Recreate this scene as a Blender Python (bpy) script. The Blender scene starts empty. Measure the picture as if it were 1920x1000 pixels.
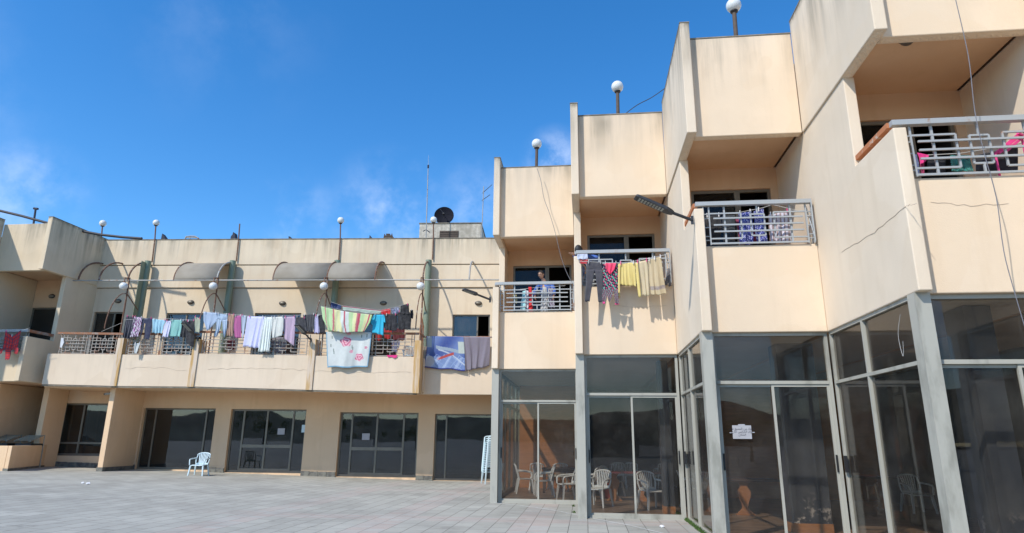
import bpy, math, random
from math import sin, cos, pi, radians as R_
import mathutils
from mathutils import Vector as V, Matrix
random.seed(7)
SC = bpy.context.scene
COL = SC.collection
# ------------------------------------------------------------------ camera
F, YAW, PIT, ROL, CH = 1201.0, -.114, .265, .010, 1.6
fw = V((sin(YAW)*cos(PIT), cos(YAW)*cos(PIT), sin(PIT)))
rt = V((cos(YAW), -sin(YAW), 0)); up = rt.cross(fw)
RX = cos(ROL)*rt + sin(ROL)*up; UP = -sin(ROL)*rt + cos(ROL)*up
cd = bpy.data.cameras.new('camera'); cam = bpy.data.objects.new('camera', cd); COL.objects.link(cam)
m = Matrix((RX, UP, -fw)).transposed().to_4x4(); m.translation = (0, 0, CH); cam.matrix_world = m
cd.sensor_width = 36; cd.lens = F/1920*36; cd.clip_end = 3000; cd.clip_start = .05
SC.camera = cam
# ------------------------------------------------------------------ world, sun
SUN = V((-.75, -1.0, 1.25)).normalized()          # towards the sun
EL = math.asin(SUN.z); AZ = math.atan2(SUN.x, SUN.y)
w = bpy.data.worlds.new('World'); SC.world = w; w.use_nodes = True
nt = w.node_tree; nt.nodes.clear()
def wn(t, **k):
    n = nt.nodes.new(t)
    for a, b in k.items(): setattr(n, a, b)
    return n
sky = wn('ShaderNodeTexSky', sky_type='NISHITA', sun_disc=False, sun_elevation=EL, sun_rotation=AZ % (2*pi),
         altitude=300, air_density=1.0, dust_density=.25, ozone_density=3.2)
tc = wn('ShaderNodeTexCoord')
nz = wn('ShaderNodeTexNoise'); nz.inputs['Scale'].default_value = 9; nz.inputs['Detail'].default_value = 7; nz.inputs['Roughness'].default_value = .6
nt.links.new(tc.outputs['Generated'], nz.inputs['Vector'])
def ray(x, y): return (fw + RX*(x-960)/F + UP*(500-y)/F)
acc = None
for (cx, cy, rad, st) in [(1040,300,.06,.7),(735,405,.12,.42),(560,425,.10,.26),(45,365,.09,.4),(400,5,.2,.05),(900,395,.10,.3),(-700,200,.35,.5),(2700,300,.4,.5)]:
    d = ray(cx, cy).normalized()
    dot = wn('ShaderNodeVectorMath', operation='DISTANCE'); dot.inputs[1].default_value = d
    nrm = wn('ShaderNodeVectorMath', operation='NORMALIZE'); nt.links.new(tc.outputs['Generated'], nrm.inputs[0])
    nt.links.new(nrm.outputs[0], dot.inputs[0])
    mr = wn('ShaderNodeMapRange', interpolation_type='SMOOTHSTEP'); mr.inputs[1].default_value = 0; mr.inputs[2].default_value = rad; mr.inputs[3].default_value = st; mr.inputs[4].default_value = 0
    nt.links.new(dot.outputs['Value'], mr.inputs[0])
    if acc is None: acc = mr.outputs[0]
    else:
        a = wn('ShaderNodeMath', operation='MAXIMUM'); nt.links.new(acc, a.inputs[0]); nt.links.new(mr.outputs[0], a.inputs[1]); acc = a.outputs[0]
cr = wn('ShaderNodeMapRange', interpolation_type='SMOOTHSTEP'); cr.inputs[1].default_value = .38; cr.inputs[2].default_value = .72
nt.links.new(nz.outputs['Fac'], cr.inputs[0])
mu = wn('ShaderNodeMath', operation='MULTIPLY'); nt.links.new(acc, mu.inputs[0]); nt.links.new(cr.outputs[0], mu.inputs[1])
mx = wn('ShaderNodeMix', data_type='RGBA'); nt.links.new(mu.outputs[0], mx.inputs[0]); mx.inputs[7].default_value = (5.2, 5.6, 6.6, 1)
hs = wn('ShaderNodeHueSaturation'); hs.inputs['Saturation'].default_value = 1.32; hs.inputs['Hue'].default_value = .501; hs.inputs['Value'].default_value = 1.0
nt.links.new(sky.outputs[0], hs.inputs['Color']); nt.links.new(hs.outputs[0], mx.inputs[6])
bg = wn('ShaderNodeBackground'); bg.inputs[1].default_value = .15
nt.links.new(mx.outputs[2], bg.inputs[0]); ou = wn('ShaderNodeOutputWorld'); nt.links.new(bg.outputs[0], ou.inputs[0])
sd = bpy.data.lights.new('sun', 'SUN'); sd.energy = 2.9; sd.angle = R_(1.2); sd.color = (1, .955, .88)
so = bpy.data.objects.new('sun', sd); COL.objects.link(so); so.rotation_euler = SUN.to_track_quat('Z', 'Y').to_euler(); so.location = (-20, -20, 40)
SC.view_settings.view_transform = 'Standard'; SC.view_settings.look = 'None'; SC.view_settings.exposure = 0.63; SC.view_settings.gamma = 1
SC.cycles.max_bounces = 10; SC.cycles.transparent_max_bounces = 24; SC.cycles.caustics_reflective = False; SC.cycles.caustics_refractive = False

# ------------------------------------------------------------------ materials
MATS = {}
def lin(c): return tuple(((x/255)/12.92 if x/255 <= .04045 else ((x/255+.055)/1.055)**2.4) for x in c)
def newmat(name):
    mt = bpy.data.materials.new(name); mt.use_nodes = True; n = mt.node_tree
    return mt, n, n.nodes['Principled BSDF']
def nn(n, t, **k):
    o = n.nodes.new(t)
    for a, b in k.items(): setattr(o, a, b)
    return o
def noise(n, vec, scale, detail=4, rough=.55, mp=None):
    if mp:
        q = nn(n, 'ShaderNodeMapping'); q.inputs['Scale'].default_value = mp; n.links.new(vec, q.inputs[0]); vec = q.outputs[0]
    t = nn(n, 'ShaderNodeTexNoise'); t.inputs['Scale'].default_value = scale; t.inputs['Detail'].default_value = detail; t.inputs['Roughness'].default_value = rough
    n.links.new(vec, t.inputs['Vector']); return t.outputs['Fac']
def mrange(n, s, a, b, c=0, d=1, sm=True):
    q = nn(n, 'ShaderNodeMapRange', interpolation_type='SMOOTHSTEP' if sm else 'LINEAR')
    for i, x in enumerate((a, b, c, d)): q.inputs[i+1].default_value = x
    n.links.new(s, q.inputs[0]); return q.outputs[0]
def math_(n, op, a, b):
    q = nn(n, 'ShaderNodeMath', operation=op)
    for i, x in enumerate((a, b)):
        if isinstance(x, (int, float)): q.inputs[i].default_value = x
        else: n.links.new(x, q.inputs[i])
    return q.outputs[0]
def mixc(n, f, a, b, blend='MIX'):
    q = nn(n, 'ShaderNodeMix', data_type='RGBA', blend_type=blend)
    for i, x in ((0, f), (6, a), (7, b)):
        if isinstance(x, (int, float)): q.inputs[i].default_value = x
        elif isinstance(x, tuple): q.inputs[i].default_value = (*x[:3], 1)
        else: n.links.new(x, q.inputs[i])
    return q.outputs[2]
def bump(n, h, st, dist, bs):
    q = nn(n, 'ShaderNodeBump'); q.inputs['Strength'].default_value = st; q.inputs['Distance'].default_value = dist
    n.links.new(h, q.inputs['Height']); n.links.new(q.outputs[0], bs.inputs['Normal'])
def plaster(name, c, top=None, drip=1.2, dirt=.35, low=None, stain=0):
    """painted render, with soot streaks running down from the coping at height top"""
    mt, n, b = newmat(name)
    g = nn(n, 'ShaderNodeNewGeometry'); pos = g.outputs['Position']
    a = noise(n, pos, .5, 5); f = mrange(n, a, .3, .7)
    col = mixc(n, f, tuple(x*.93 for x in c), tuple(min(1, x*1.04) for x in c))
    a2 = noise(n, pos, 2.2, 6, .6, (1, 1, .5))
    col = mixc(n, mrange(n, a2, .52, .75, 0, .35), col, (c[0]*.85, c[1]*.82, c[2]*.78))
    pt = mrange(n, noise(n, pos, .8, 2, .4), .56, .575); col = mixc(n, math_(n, 'MULTIPLY', pt, .5), col, (c[0]*.95, c[1]*.93, c[2]*.90))
    sp = mrange(n, noise(n, pos, 14, 5, .7), .66, .74); col = mixc(n, math_(n, 'MULTIPLY', sp, .3), col, (c[0]*.6, c[1]*.56, c[2]*.5))
    vs = noise(n, pos, 2.0, 4, .6, (1.6, 1.6, .10))
    col = mixc(n, mrange(n, vs, .5, .72, 0, .22), col, (c[0]*.8, c[1]*.77, c[2]*.72))
    if top is not None:
        sx = nn(n, 'ShaderNodeSeparateXYZ'); n.links.new(pos, sx.inputs[0])
        st = noise(n, pos, 1.3, 6, .65, (2.2, 2.2, .16))
        hgt = mrange(n, sx.outputs[2], top-drip, top, 0, 1, False)
        k = math_(n, 'MULTIPLY', math_(n, 'POWER', hgt, 1.6), mrange(n, st, .36, .66))
        big = mrange(n, noise(n, pos, .55, 3), .35, .65, .25, 1)
        k = math_(n, 'MULTIPLY', k, big)
        col = mixc(n, math_(n, 'MULTIPLY', k, dirt*2), col, (.20, .175, .13))
        k2 = math_(n, 'MULTIPLY', mrange(n, sx.outputs[2], top-.16, top), mrange(n, noise(n, pos, 6, 5), .35, .6, .2, 1))
        col = mixc(n, math_(n, 'MULTIPLY', k2, dirt*1.6), col, (.13, .115, .08))
    if low is not None:
        sx = nn(n, 'ShaderNodeSeparateXYZ'); n.links.new(pos, sx.inputs[0])
        k = math_(n, 'MULTIPLY', mrange(n, sx.outputs[2], low+.5, low), mrange(n, noise(n, pos, 2.2, 6, .6, (1, 1, .6)), .4, .7))
        col = mixc(n, math_(n, 'MULTIPLY', k, .5), col, (.25, .2, .15))
    if stain:
        k = mrange(n, noise(n, pos, 2.5, 5, .6, (1.5, 1.5, .14)), .5, .68)
        col = mixc(n, math_(n, 'MULTIPLY', k, stain), col, (.36, .17, .06))
    n.links.new(col, b.inputs['Base Color']); b.inputs['Roughness'].default_value = .9
    b.inputs['Specular IOR Level'].default_value = .2
    h = math_(n, 'ADD', noise(n, pos, 60, 3), math_(n, 'MULTIPLY', noise(n, pos, 3, 4), 2.0))
    bump(n, h, .22, .010, b)
    MATS[name] = mt; return mt
def simple(name, c, rough=.6, metal=0, var=.12, sc=8, bumpd=0, spec=.5, c2=None, thr=(.45, .65), mp=None, sss=0):
    mt, n, b = newmat(name)
    g = nn(n, 'ShaderNodeTexCoord'); pos = g.outputs['Object']
    a = noise(n, pos, sc, 5, .6, mp)
    if c2 is None: col = mixc(n, mrange(n, a, .3, .7), tuple(x*(1-var) for x in c), tuple(min(1, x*(1+var)) for x in c))
    else: col = mixc(n, mrange(n, a, *thr), c, c2)
    n.links.new(col, b.inputs['Base Color']); b.inputs['Roughness'].default_value = rough; b.inputs['Metallic'].default_value = metal
    b.inputs['Specular IOR Level'].default_value = spec
    if bumpd: bump(n, noise(n, pos, sc*4, 4), .4, bumpd, b)
    MATS[name] = mt; return mt
PC = (.765, .61, .44)
plaster('plaster_bay', PC, 9.5, 1.7, .62)
plaster('plaster_return', (.745, .62, .47), 9.6, 2.2, .48)
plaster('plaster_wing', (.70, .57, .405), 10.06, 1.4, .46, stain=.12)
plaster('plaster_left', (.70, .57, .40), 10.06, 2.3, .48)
plaster('plaster_balcony', (.71, .575, .425), 4.75, 1.5, .12, stain=.05)
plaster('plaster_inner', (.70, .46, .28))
plaster('hall_ceiling', (.62, .57, .48))
plaster('plaster_ground', (.78, .545, .34), None, low=.15)
plaster('plaster_roof', (.66, .59, .48), 11.0, 1.2, .22)
simple('fin_stain', (.62, .5, .38), .9, c2=(.50, .30, .10), thr=(.42, .6), sc=1.6, mp=(3, 3, .25))
simple('alu', (.40, .385, .325), .5, .0, .12, 3, c2=(.27, .26, .215), thr=(.5, .7), mp=(1, 1, .3))
simple('alu_dark', lin((120, 112, 98)), .45, .3, .10, 3)
simple('alu_brown', (.10, .085, .07), .45, .3, .15, 5)
simple('rail_silver', (.37, .38, .375), .5, .15, .15, 3, c2=(.30, .14, .06), thr=(.62, .74))
simple('rail_rust', (.30, .13, .065), .8, 0, sc=5, c2=(.30, .27, .24), thr=(.45, .68))
simple('rail_rust_grey', (.33, .30, .26), .7, 0, sc=5, c2=(.28, .12, .06), thr=(.5, .68))
simple('rust_pipe', (.17, .085, .05), .85, 0, sc=9, c2=(.33, .30, .26), thr=(.52, .7))
simple('grey_pipe', (.36, .35, .32), .6, .2, sc=7, c2=(.26, .13, .07), thr=(.55, .72))
simple('orange_rust', (.46, .17, .07), .85, 0, sc=9, c2=(.50, .42, .33), thr=(.55, .68))
simple('green_steel', (.20, .245, .17), .55, .0, sc=3, c2=(.10, .12, .08), thr=(.5, .75), mp=(1, 1, .2))
simple('dark_grey', (.045, .045, .048), .5, .2, .2, 10)
simple('black', (.012, .012, .013), .6, 0, .2, 10)
simple('hall_grey', (.11, .10, .095), .9, 0, .2, 2)
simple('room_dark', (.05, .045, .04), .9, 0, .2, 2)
simple('white_plastic', (.72, .74, .72), .35, 0, .06, 4, sss=0)
simple('blue_white_plastic', (.58, .70, .73), .35, 0, .06, 4)
simple('paper', (.78, .77, .78), .8, 0, .04, 12)
simple('ink', (.03, .03, .04), .8)
simple('wood_orange', (.46, .20, .075), .6, 0, .12, 3, mp=(1, 1, 6))
simple('table_dark', (.10, .06, .045), .4, 0, .2, 3)
simple('table_red', (.22, .05, .05), .4, 0, .2, 3)
simple('red_plastic', (.5, .03, .02), .4)
simple('column_paint', (.075, .085, .10), .5, 0, sc=2.4, c2=(.060, .066, .08), thr=(.4, .6))
simple('plinth', (.20, .19, .155), .85, 0, sc=5, c2=(.10, .095, .085), thr=(.4, .65), bumpd=.01)
simple('dish_grey', (.014, .014, .02), .8, .0, .1, 3, spec=.1)
simple('cable_grey', (.16, .16, .18), .6)
simple('cable_dark', (.03, .03, .035), .6)
simple('cable_white', (.5, .49, .46), .6)
simple('skin', (.48, .27, .18), .6, 0, .05, 20)
simple('hair', (.02, .015, .012), .8)
simple('shirt_blue', (.05, .12, .38), .85, 0, .15, 12)
simple('trouser_dark', (.04, .04, .05), .9)
simple('curtain', (.35, .33, .30), .9, 0, .1, 4, mp=(6, 6, .3))
simple('coping', (.22, .19, .145), .95, 0, .3, 4, bumpd=.01)
simple('crack', (.54, .43, .32), .95)
simple('paper_dim', (.40, .39, .40), .8, 0, .05, 12)  # white paper; the dimming by window glass is put into its colour
simple('grass_green', (.07, .13, .025), .8, 0, .4, 20)
simple('hill', (.06, .075, .05), .95, 0, .4, .02)
simple('far_wall', (.25, .22, .19), .9)
simple('roof_tar', (.2, .19, .17), .95, 0, .2, 2)
simple('louvre', (.10, .07, .05), .8)
simple('junk_dark', (.03, .035, .055), .8)
simple('pink', (.75, .06, .25), .7)
# peeling paint column
def peel():
    mt, n, b = newmat('peeling_paint'); g = nn(n, 'ShaderNodeNewGeometry'); pos = g.outputs['Position']
    sx = nn(n, 'ShaderNodeSeparateXYZ'); n.links.new(pos, sx.inputs[0])
    k = math_(n, 'MULTIPLY', mrange(n, noise(n, pos, 6, 9, .75), .53, .57), mrange(n, sx.outputs[2], .85, .25))
    k = math_(n, 'MULTIPLY', k, mrange(n, noise(n, pos, 1.7, 3), .45, .55))
    base = mixc(n, mrange(n, noise(n, pos, 1.5, 4), .4, .6), (.055, .065, .085), (.085, .092, .105))
    n.links.new(mixc(n, k, base, (.62, .56, .50)), b.inputs['Base Color']); b.inputs['Roughness'].default_value = .4
    MATS['peeling_paint'] = mt
peel()
def floor_tiles():
    mt, n, b = newmat('interior_floor'); g = nn(n, 'ShaderNodeNewGeometry'); pos = g.outputs['Position']
    c = mixc(n, mrange(n, noise(n, pos, 1.6, 6, .6, (1, 3, 1)), .35, .65), (.18, .12, .085), (.33, .23, .16))
    n.links.new(c, b.inputs['Base Color']); b.inputs['Roughness'].default_value = .38
    MATS['interior_floor'] = mt
floor_tiles()
def paving():
    mt, n, b = newmat('paving'); g = nn(n, 'ShaderNodeNewGeometry'); pos = g.outputs['Position']
    br = nn(n, 'ShaderNodeTexBrick'); br.offset = .5; br.offset_frequency = 2; br.squash = 1
    for k_, v in (('Scale', 1), ('Mortar Size', .007), ('Mortar Smooth', .2), ('Bias', -.1), ('Brick Width', .60), ('Row Height', .36)): br.inputs[k_].default_value = v
    mp = nn(n, 'ShaderNodeMapping'); mp.inputs['Rotation'].default_value = (0, 0, pi/2); n.links.new(pos, mp.inputs[0]); n.links.new(mp.outputs[0], br.inputs['Vector'])
    br.inputs['Color1'].default_value = (.35, .342, .295, 1); br.inputs['Color2'].default_value = (.43, .42, .365, 1); br.inputs['Mortar'].default_value = (.09, .085, .07, 1)
    # strips of pinkish half slabs
    br2 = nn(n, 'ShaderNodeTexBrick'); br2.offset = .0
    for k_, v in (('Scale', 1), ('Mortar Size', .006), ('Mortar Smooth', .2), ('Bias', 0.0), ('Brick Width', .36), ('Row Height', .18)): br2.inputs[k_].default_value = v
    n.links.new(pos, br2.inputs['Vector'])
    br2.inputs['Color1'].default_value = (.43, .36, .31, 1); br2.inputs['Color2'].default_value = (.42, .41, .37, 1); br2.inputs['Mortar'].default_value = (.13, .11, .09, 1)
    sx = nn(n, 'ShaderNodeSeparateXYZ'); n.links.new(pos, sx.inputs[0])
    def band(o, period, w0, off):
        t = math_(n, 'FRACT', math_(n, 'DIVIDE', math_(n, 'ADD', o, off), period), 0)
        return math_(n, 'LESS_THAN', t, w0/period)
    bx = band(sx.outputs[0], 2.88, .72, 100*2.88+1.44); by = band(sx.outputs[1], 7.2, .72, 100*7.2+1.0)
    pk = math_(n, 'MAXIMUM', bx, by)
    pk = math_(n, 'MULTIPLY', pk, mrange(n, sx.outputs[0], -9, -6))
    col = mixc(n, pk, br.outputs['Color'], br2.outputs['Color'])
    dirt = noise(n, pos, .45, 7, .65); col = mixc(n, mrange(n, dirt, .4, .72, 0, .5), col, (.20, .19, .165)); d3 = mrange(n, noise(n, pos, .9, 8, .75, (1, 2.2, 1)), .60, .66); col = mixc(n, math_(n, 'MULTIPLY', d3, .35), col, (.13, .12, .10))
    d2 = noise(n, pos, 3.5, 6, .7); col = mixc(n, mrange(n, d2, .58, .75, 0, .5), col, (.12, .115, .1))
    n.links.new(col, b.inputs['Base Color']); b.inputs['Roughness'].default_value = .8
    h = math_(n, 'SUBTRACT', math_(n, 'MULTIPLY', noise(n, pos, 25, 4), .3), br.outputs['Fac'])
    bump(n, h, .35, .006, b); MATS['paving'] = mt
paving()
def glass(name, tint, refl, rough=.015, f0=.06, fk=1.3, dust=.10):
    mt = bpy.data.materials.new(name); mt.use_nodes = True; n = mt.node_tree; n.nodes.clear()
    t = nn(n, 'ShaderNodeBsdfTransparent'); t.inputs[0].default_value = (*tint, 1)
    g = nn(n, 'ShaderNodeBsdfGlossy'); g.inputs[0].default_value = (*refl, 1); g.inputs['Roughness'].default_value = rough
    lw = nn(n, 'ShaderNodeLayerWeight'); lw.inputs['Blend'].default_value = .5
    pos = nn(n, 'ShaderNodeNewGeometry').outputs['Position']
    d = nn(n, 'ShaderNodeBsdfDiffuse'); d.inputs[0].default_value = (.35, .33, .30, 1)
    fa = math_(n, 'ADD', math_(n, 'MULTIPLY', math_(n, 'POWER', lw.outputs['Facing'], 5.0), .9*fk), f0+.035)
    mx = nn(n, 'ShaderNodeMixShader'); n.links.new(fa, mx.inputs[0]); n.links.new(t.outputs[0], mx.inputs[1]); n.links.new(g.outputs[0], mx.inputs[2])
    m2 = nn(n, 'ShaderNodeMixShader'); dk = mrange(n, noise(n, pos, 1.3, 6, .65), .35, .8, .01, dust); n.links.new(dk, m2.inputs[0])
    n.links.new(mx.outputs[0], m2.inputs[1]); n.links.new(d.outputs[0], m2.inputs[2])
    bp_ = nn(n, 'ShaderNodeBump'); bp_.inputs['Strength'].default_value = .04; bp_.inputs['Distance'].default_value = .02
    n.links.new(noise(n, pos, .9, 2), bp_.inputs['Height']); n.links.new(bp_.outputs[0], g.inputs['Normal'])
    o = nn(n, 'ShaderNodeOutputMaterial'); n.links.new(m2.outputs[0], o.inputs[0]); MATS[name] = mt
glass('glass_front', (.82, .80, .77), (.75, .76, .78), f0=-.004, fk=1.0, dust=.06)
glass('glass_loggia', (.3, .28, .26), (.6, .65, .7), f0=-.01, fk=1, dust=.06)
glass('glass_dark', (.3, .3, .3), (.8, .85, .9), f0=.045)
def sheet_m():
    mt, n, b = newmat('canopy_sheet'); g = nn(n, 'ShaderNodeNewGeometry'); c = mixc(n, mrange(n, noise(n, g.outputs['Position'], 1.2, 6, .65), .3, .7), (.46, .41, .33), (.60, .55, .46))
    n.links.new(c, b.inputs['Base Color']); b.inputs['Roughness'].default_value = .7; b.inputs['Specular IOR Level'].default_value = .25
    t = nn(n, 'ShaderNodeBsdfTranslucent'); t.inputs[0].default_value = (.55, .52, .47, 1); m_ = nn(n, 'ShaderNodeMixShader'); m_.inputs[0].default_value = .55
    o = n.nodes['Material Output']; n.links.new(b.outputs[0], m_.inputs[1]); n.links.new(t.outputs[0], m_.inputs[2]); n.links.new(m_.outputs[0], o.inputs[0]); MATS['canopy_sheet'] = mt
sheet_m()
def globe_m():
    mt, n, b = newmat('globe'); b.inputs['Base Color'].default_value = (.70, .70, .665, 1); b.inputs['Roughness'].default_value = .22
    b.inputs['Subsurface Weight'].default_value = .3; b.inputs['Subsurface Radius'].default_value = (.05, .05, .05); MATS['globe'] = mt
globe_m()
def cloth_attr():
    mt, n, b = newmat('cloth_print'); a = nn(n, 'ShaderNodeVertexColor'); a.layer_name = 'Col'
    tc_ = nn(n, 'ShaderNodeTexCoord'); ns = noise(n, tc_.outputs['Object'], 9, 5)
    n.links.new(mixc(n, mrange(n, ns, .35, .7, 0, .12), a.outputs[0], (.25, .24, .24)), b.inputs['Base Color'])
    b.inputs['Roughness'].default_value = .95; b.inputs['Sheen Weight'].default_value = .15
    bump(n, noise(n, tc_.outputs['Object'], 220, 2), .3, .003, b); MATS['cloth_print'] = mt
cloth_attr()

# ------------------------------------------------------------------ mesh builder
class MB:
    def __init__(s): s.v = []; s.f = []; s.sm = []; s.col = []
    def add(s, vs, fs, smooth=False):
        o = len(s.v); s.v += [V(p) for p in vs]; s.f += [[i+o for i in q] for q in fs]; s.sm += [smooth]*len(fs); return s
    def hexa(s, p):  # 8 pts: bottom 4 ccw, top 4
        return s.add(p, [(3,2,1,0),(4,5,6,7),(0,1,5,4),(1,2,6,5),(2,3,7,6),(3,0,4,7)])
    def box(s, x0, x1, y0, y1, z0, z1):
        return s.hexa([(x0,y0,z0),(x1,y0,z0),(x1,y1,z0),(x0,y1,z0),(x0,y0,z1),(x1,y0,z1),(x1,y1,z1),(x0,y1,z1)])
    def prism(s, poly, z0, z1):
        n = len(poly); vs = [(x, y, z0) for x, y in poly]+[(x, y, z1) for x, y in poly]
        return s.add(vs, [tuple(range(n-1, -1, -1)), tuple(range(n, 2*n))]+[(i, (i+1) % n, n+(i+1) % n, n+i) for i in range(n)])
    def prismX(s, poly, x0, x1):   # poly in (y,z)
        n = len(poly); vs = [(x0, y, z) for y, z in poly]+[(x1, y, z) for y, z in poly]
        return s.add(vs, [tuple(range(n)), tuple(range(2*n-1, n-1, -1))]+[(i, n+i, n+(i+1) % n, (i+1) % n) for i in range(n)])
    def fbox(s, fr, u0, u1, o0, o1, z0, z1):   # box in a frame; o = offset towards viewer
        P = lambda u, o, z: fr.pt(u, o, z)
        return s.hexa([P(u0,o1,z0),P(u1,o1,z0),P(u1,o0,z0),P(u0,o0,z0),P(u0,o1,z1),P(u1,o1,z1),P(u1,o0,z1),P(u0,o0,z1)])
    def tube(s, pts, r, n=8, cap=True, r1=None, closed=False):
        pts = [V(p) for p in pts]; m_ = len(pts); rings = []
        for i, p in enumerate(pts):
            t = (pts[min(i+1, m_-1)]-pts[max(i-1, 0)]) if not closed else (pts[(i+1) % m_]-pts[i-1])
            if t.length < 1e-9: t = V((0, 0, 1))
            t.normalize(); a = t.orthogonal().normalized() if i == 0 or abs(t.dot(pa)) > .99 else (pa - t*pa.dot(t)).normalized()
            pa = a; bb = t.cross(a); rr = r if r1 is None else r+(r1-r)*i/max(1, m_-1)
            rings.append([p+a*rr*cos(2*pi*k/n)+bb*rr*sin(2*pi*k/n) for k in range(n)])
        vs = [q for rg in rings for q in rg]; fs = []
        for i in range(m_ if closed else m_-1):
            j = (i+1) % m_
            for k in range(n): fs.append((i*n+k, i*n+(k+1) % n, j*n+(k+1) % n, j*n+k))
        s.add(vs, fs, True)
        if cap and not closed: s.add(rings[0], [tuple(range(n-1, -1, -1))]); s.add(rings[-1], [tuple(range(n))])
        return s
    def bar(s, p0, p1, w_, h_, up_=V((0, 0, 1))):
        p0, p1 = V(p0), V(p1); t = (p1-p0).normalized(); sd_ = t.cross(up_)
        sd_ = sd_.normalized() if sd_.length > 1e-6 else V((1, 0, 0)); u_ = sd_.cross(t)
        q = [p+sd_*a*w_/2+u_*b_*h_/2 for p in (p0, p1) for a, b_ in ((-1, -1), (1, -1), (1, 1), (-1, 1))]
        return s.add(q, [(0,1,2,3),(7,6,5,4),(0,4,5,1),(1,5,6,2),(2,6,7,3),(3,7,4,0)])
    def lathe(s, prof, c, n=24, ax=None):
        M = Matrix.Identity(3) if ax is None else V((0, 0, 1)).rotation_difference(V(ax)).to_matrix()
        vs = []; m_ = len(prof)
        for r, z in prof:
            for k in range(n): vs.append(V(c)+M @ V((r*cos(2*pi*k/n), r*sin(2*pi*k/n), z)))
        fs = [(i*n+k, i*n+(k+1) % n, (i+1)*n+(k+1) % n, (i+1)*n+k) for i in range(m_-1) for k in range(n)]
        s.add(vs, fs, True); return s
    def sphere(s, c, r, n=20, sc=(1, 1, 1)):
        vs = []; m_ = n//2
        for i in range(m_+1):
            a = pi*i/m_
            for k in range(n): vs.append((c[0]+r*sc[0]*sin(a)*cos(2*pi*k/n), c[1]+r*sc[1]*sin(a)*sin(2*pi*k/n), c[2]+r*sc[2]*cos(a)))
        return s.add(vs, [(i*n+k, (i+1)*n+k, (i+1)*n+(k+1) % n, i*n+(k+1) % n) for i in range(m_) for k in range(n)], True)
    def grid(s, P, nu, nv, smooth=True, thick=0, cols=None):
        """P(u,v)->point; a closed double sheet when thick"""
        top = [[V(P(i/nu, j/nv)) for i in range(nu+1)] for j in range(nv+1)]
        vs = [p for row in top for p in row]; W_ = nu+1
        fs = [(j*W_+i, j*W_+i+1, (j+1)*W_+i+1, (j+1)*W_+i) for j in range(nv) for i in range(nu)]
        if thick:
            o = len(vs); th = V(thick); vs += [p+th for p in vs]
            fs2 = [tuple(reversed([k+o for k in q])) for q in fs]
            edge = [i for i in range(W_)]+[j*W_+nu for j in range(1, nv+1)]+[nv*W_+i for i in range(nu-1, -1, -1)]+[j*W_ for j in range(nv-1, 0, -1)]
            e = [(edge[(k+1) % len(edge)], edge[k], edge[k]+o, edge[(k+1) % len(edge)]+o) for k in range(len(edge))]
            fs = fs+fs2+e
        s.add(vs, fs, smooth)
        if cols is not None:
            cc = [cols(i/nu, j/nv) for j in range(nv+1) for i in range(nu+1)]; s.col += cc+(cc if thick else [])
        return s
WORLD = {}
def link(name, me, parent, origin, mat):
    o = bpy.data.objects.new(name, me); COL.objects.link(o)
    if mat: me.materials.append(MATS[mat] if isinstance(mat, str) else mat)
    if parent is not None:
        o.parent = parent; o.location = origin-WORLD[parent.name]
    else: o.location = origin
    WORLD[o.name] = V(origin); return o
def build(mb, name, mat, parent=None, label=None, cat=None, group=None, kind=None, origin=None):
    if origin is None:
        if parent is not None: origin = WORLD[parent.name]
        else:
            xs = [p.x for p in mb.v]; ys = [p.y for p in mb.v]; zs = [p.z for p in mb.v]
            origin = V(((min(xs)+max(xs))/2, (min(ys)+max(ys))/2, min(zs)))
            if kind == 'structure': origin = V((0, 0, 0))
    origin = V(origin)
    me = bpy.data.meshes.new(name); me.from_pydata([p-origin for p in mb.v], [], mb.f)
    me.polygons.foreach_set('use_smooth', mb.sm); me.update()
    if mb.col:
        a = me.color_attributes.new('Col', 'FLOAT_COLOR', 'POINT')
        for i, c in enumerate(mb.col): a.data[i].color = (*c, 1)
    o = link(name, me, parent, origin, mat); tag(o, label, cat, group, kind); return o
def tag(o, label=None, cat=None, group=None, kind=None):
    for k, v in (('label', label), ('category', cat), ('group', group), ('kind', kind)):
        if v: o[k] = v
def empty(name, loc, label, cat, group=None, kind=None):
    o = bpy.data.objects.new(name, None); COL.objects.link(o); o.location = loc; WORLD[o.name] = V(loc); tag(o, label, cat, group, kind); return o
def dup(root, loc, rz=0, label=None, group=None, rx=0, sc=None):
    r = root.copy(); COL.objects.link(r); r.location = loc; r.rotation_euler = (rx, 0, rz)
    if sc: r.scale = (sc, sc, sc)
    if label: r['label'] = label
    if group: r['group'] = group
    for ch in list(root.children):
        c = ch.copy(); COL.objects.link(c); c.parent = r
        for g in ch.children:
            d = g.copy(); COL.objects.link(d); d.parent = c
    return r
# ------------------------------------------------------------------ frames (vertical planes the building is made of)
class Fr:
    def __init__(s, O, T): s.O = V((*O, 0)); s.T = V((*T, 0)).normalized(); s.N = V((s.T.y, -s.T.x, 0))
    def pt(s, u, o, z): p = s.O+s.T*u+s.N*o; p.z = z; return p
    def px(s, x, y, off=0):
        d = ray(x, y); c = V((0, 0, CH)); t = ((s.O+s.N*off)-c).dot(s.N)/d.dot(s.N); p = c+d*t
        return (p-s.O).dot(s.T), p.z
    def P(s, x, y, off=0): u, z = s.px(x, y, off); return s.pt(u, off, z)
WF = Fr((0, 26.34), (1, .065))
def onz(x, y, z):
    d = ray(x, y); return V((0, 0, CH))+d*((z-CH)/d.z)
XK = [-2.52, -.23, 2.0, 4.14, 6.30, 8.45]; YK = [17.14-2.94*k for k in range(6)]
BF = [Fr((0, y), (1, 0)) for y in YK]
def gz(x, y): return min(.45, .024*max(0, -x-6)) + .04*max(0, min(1, (y-5)/8))
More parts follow.
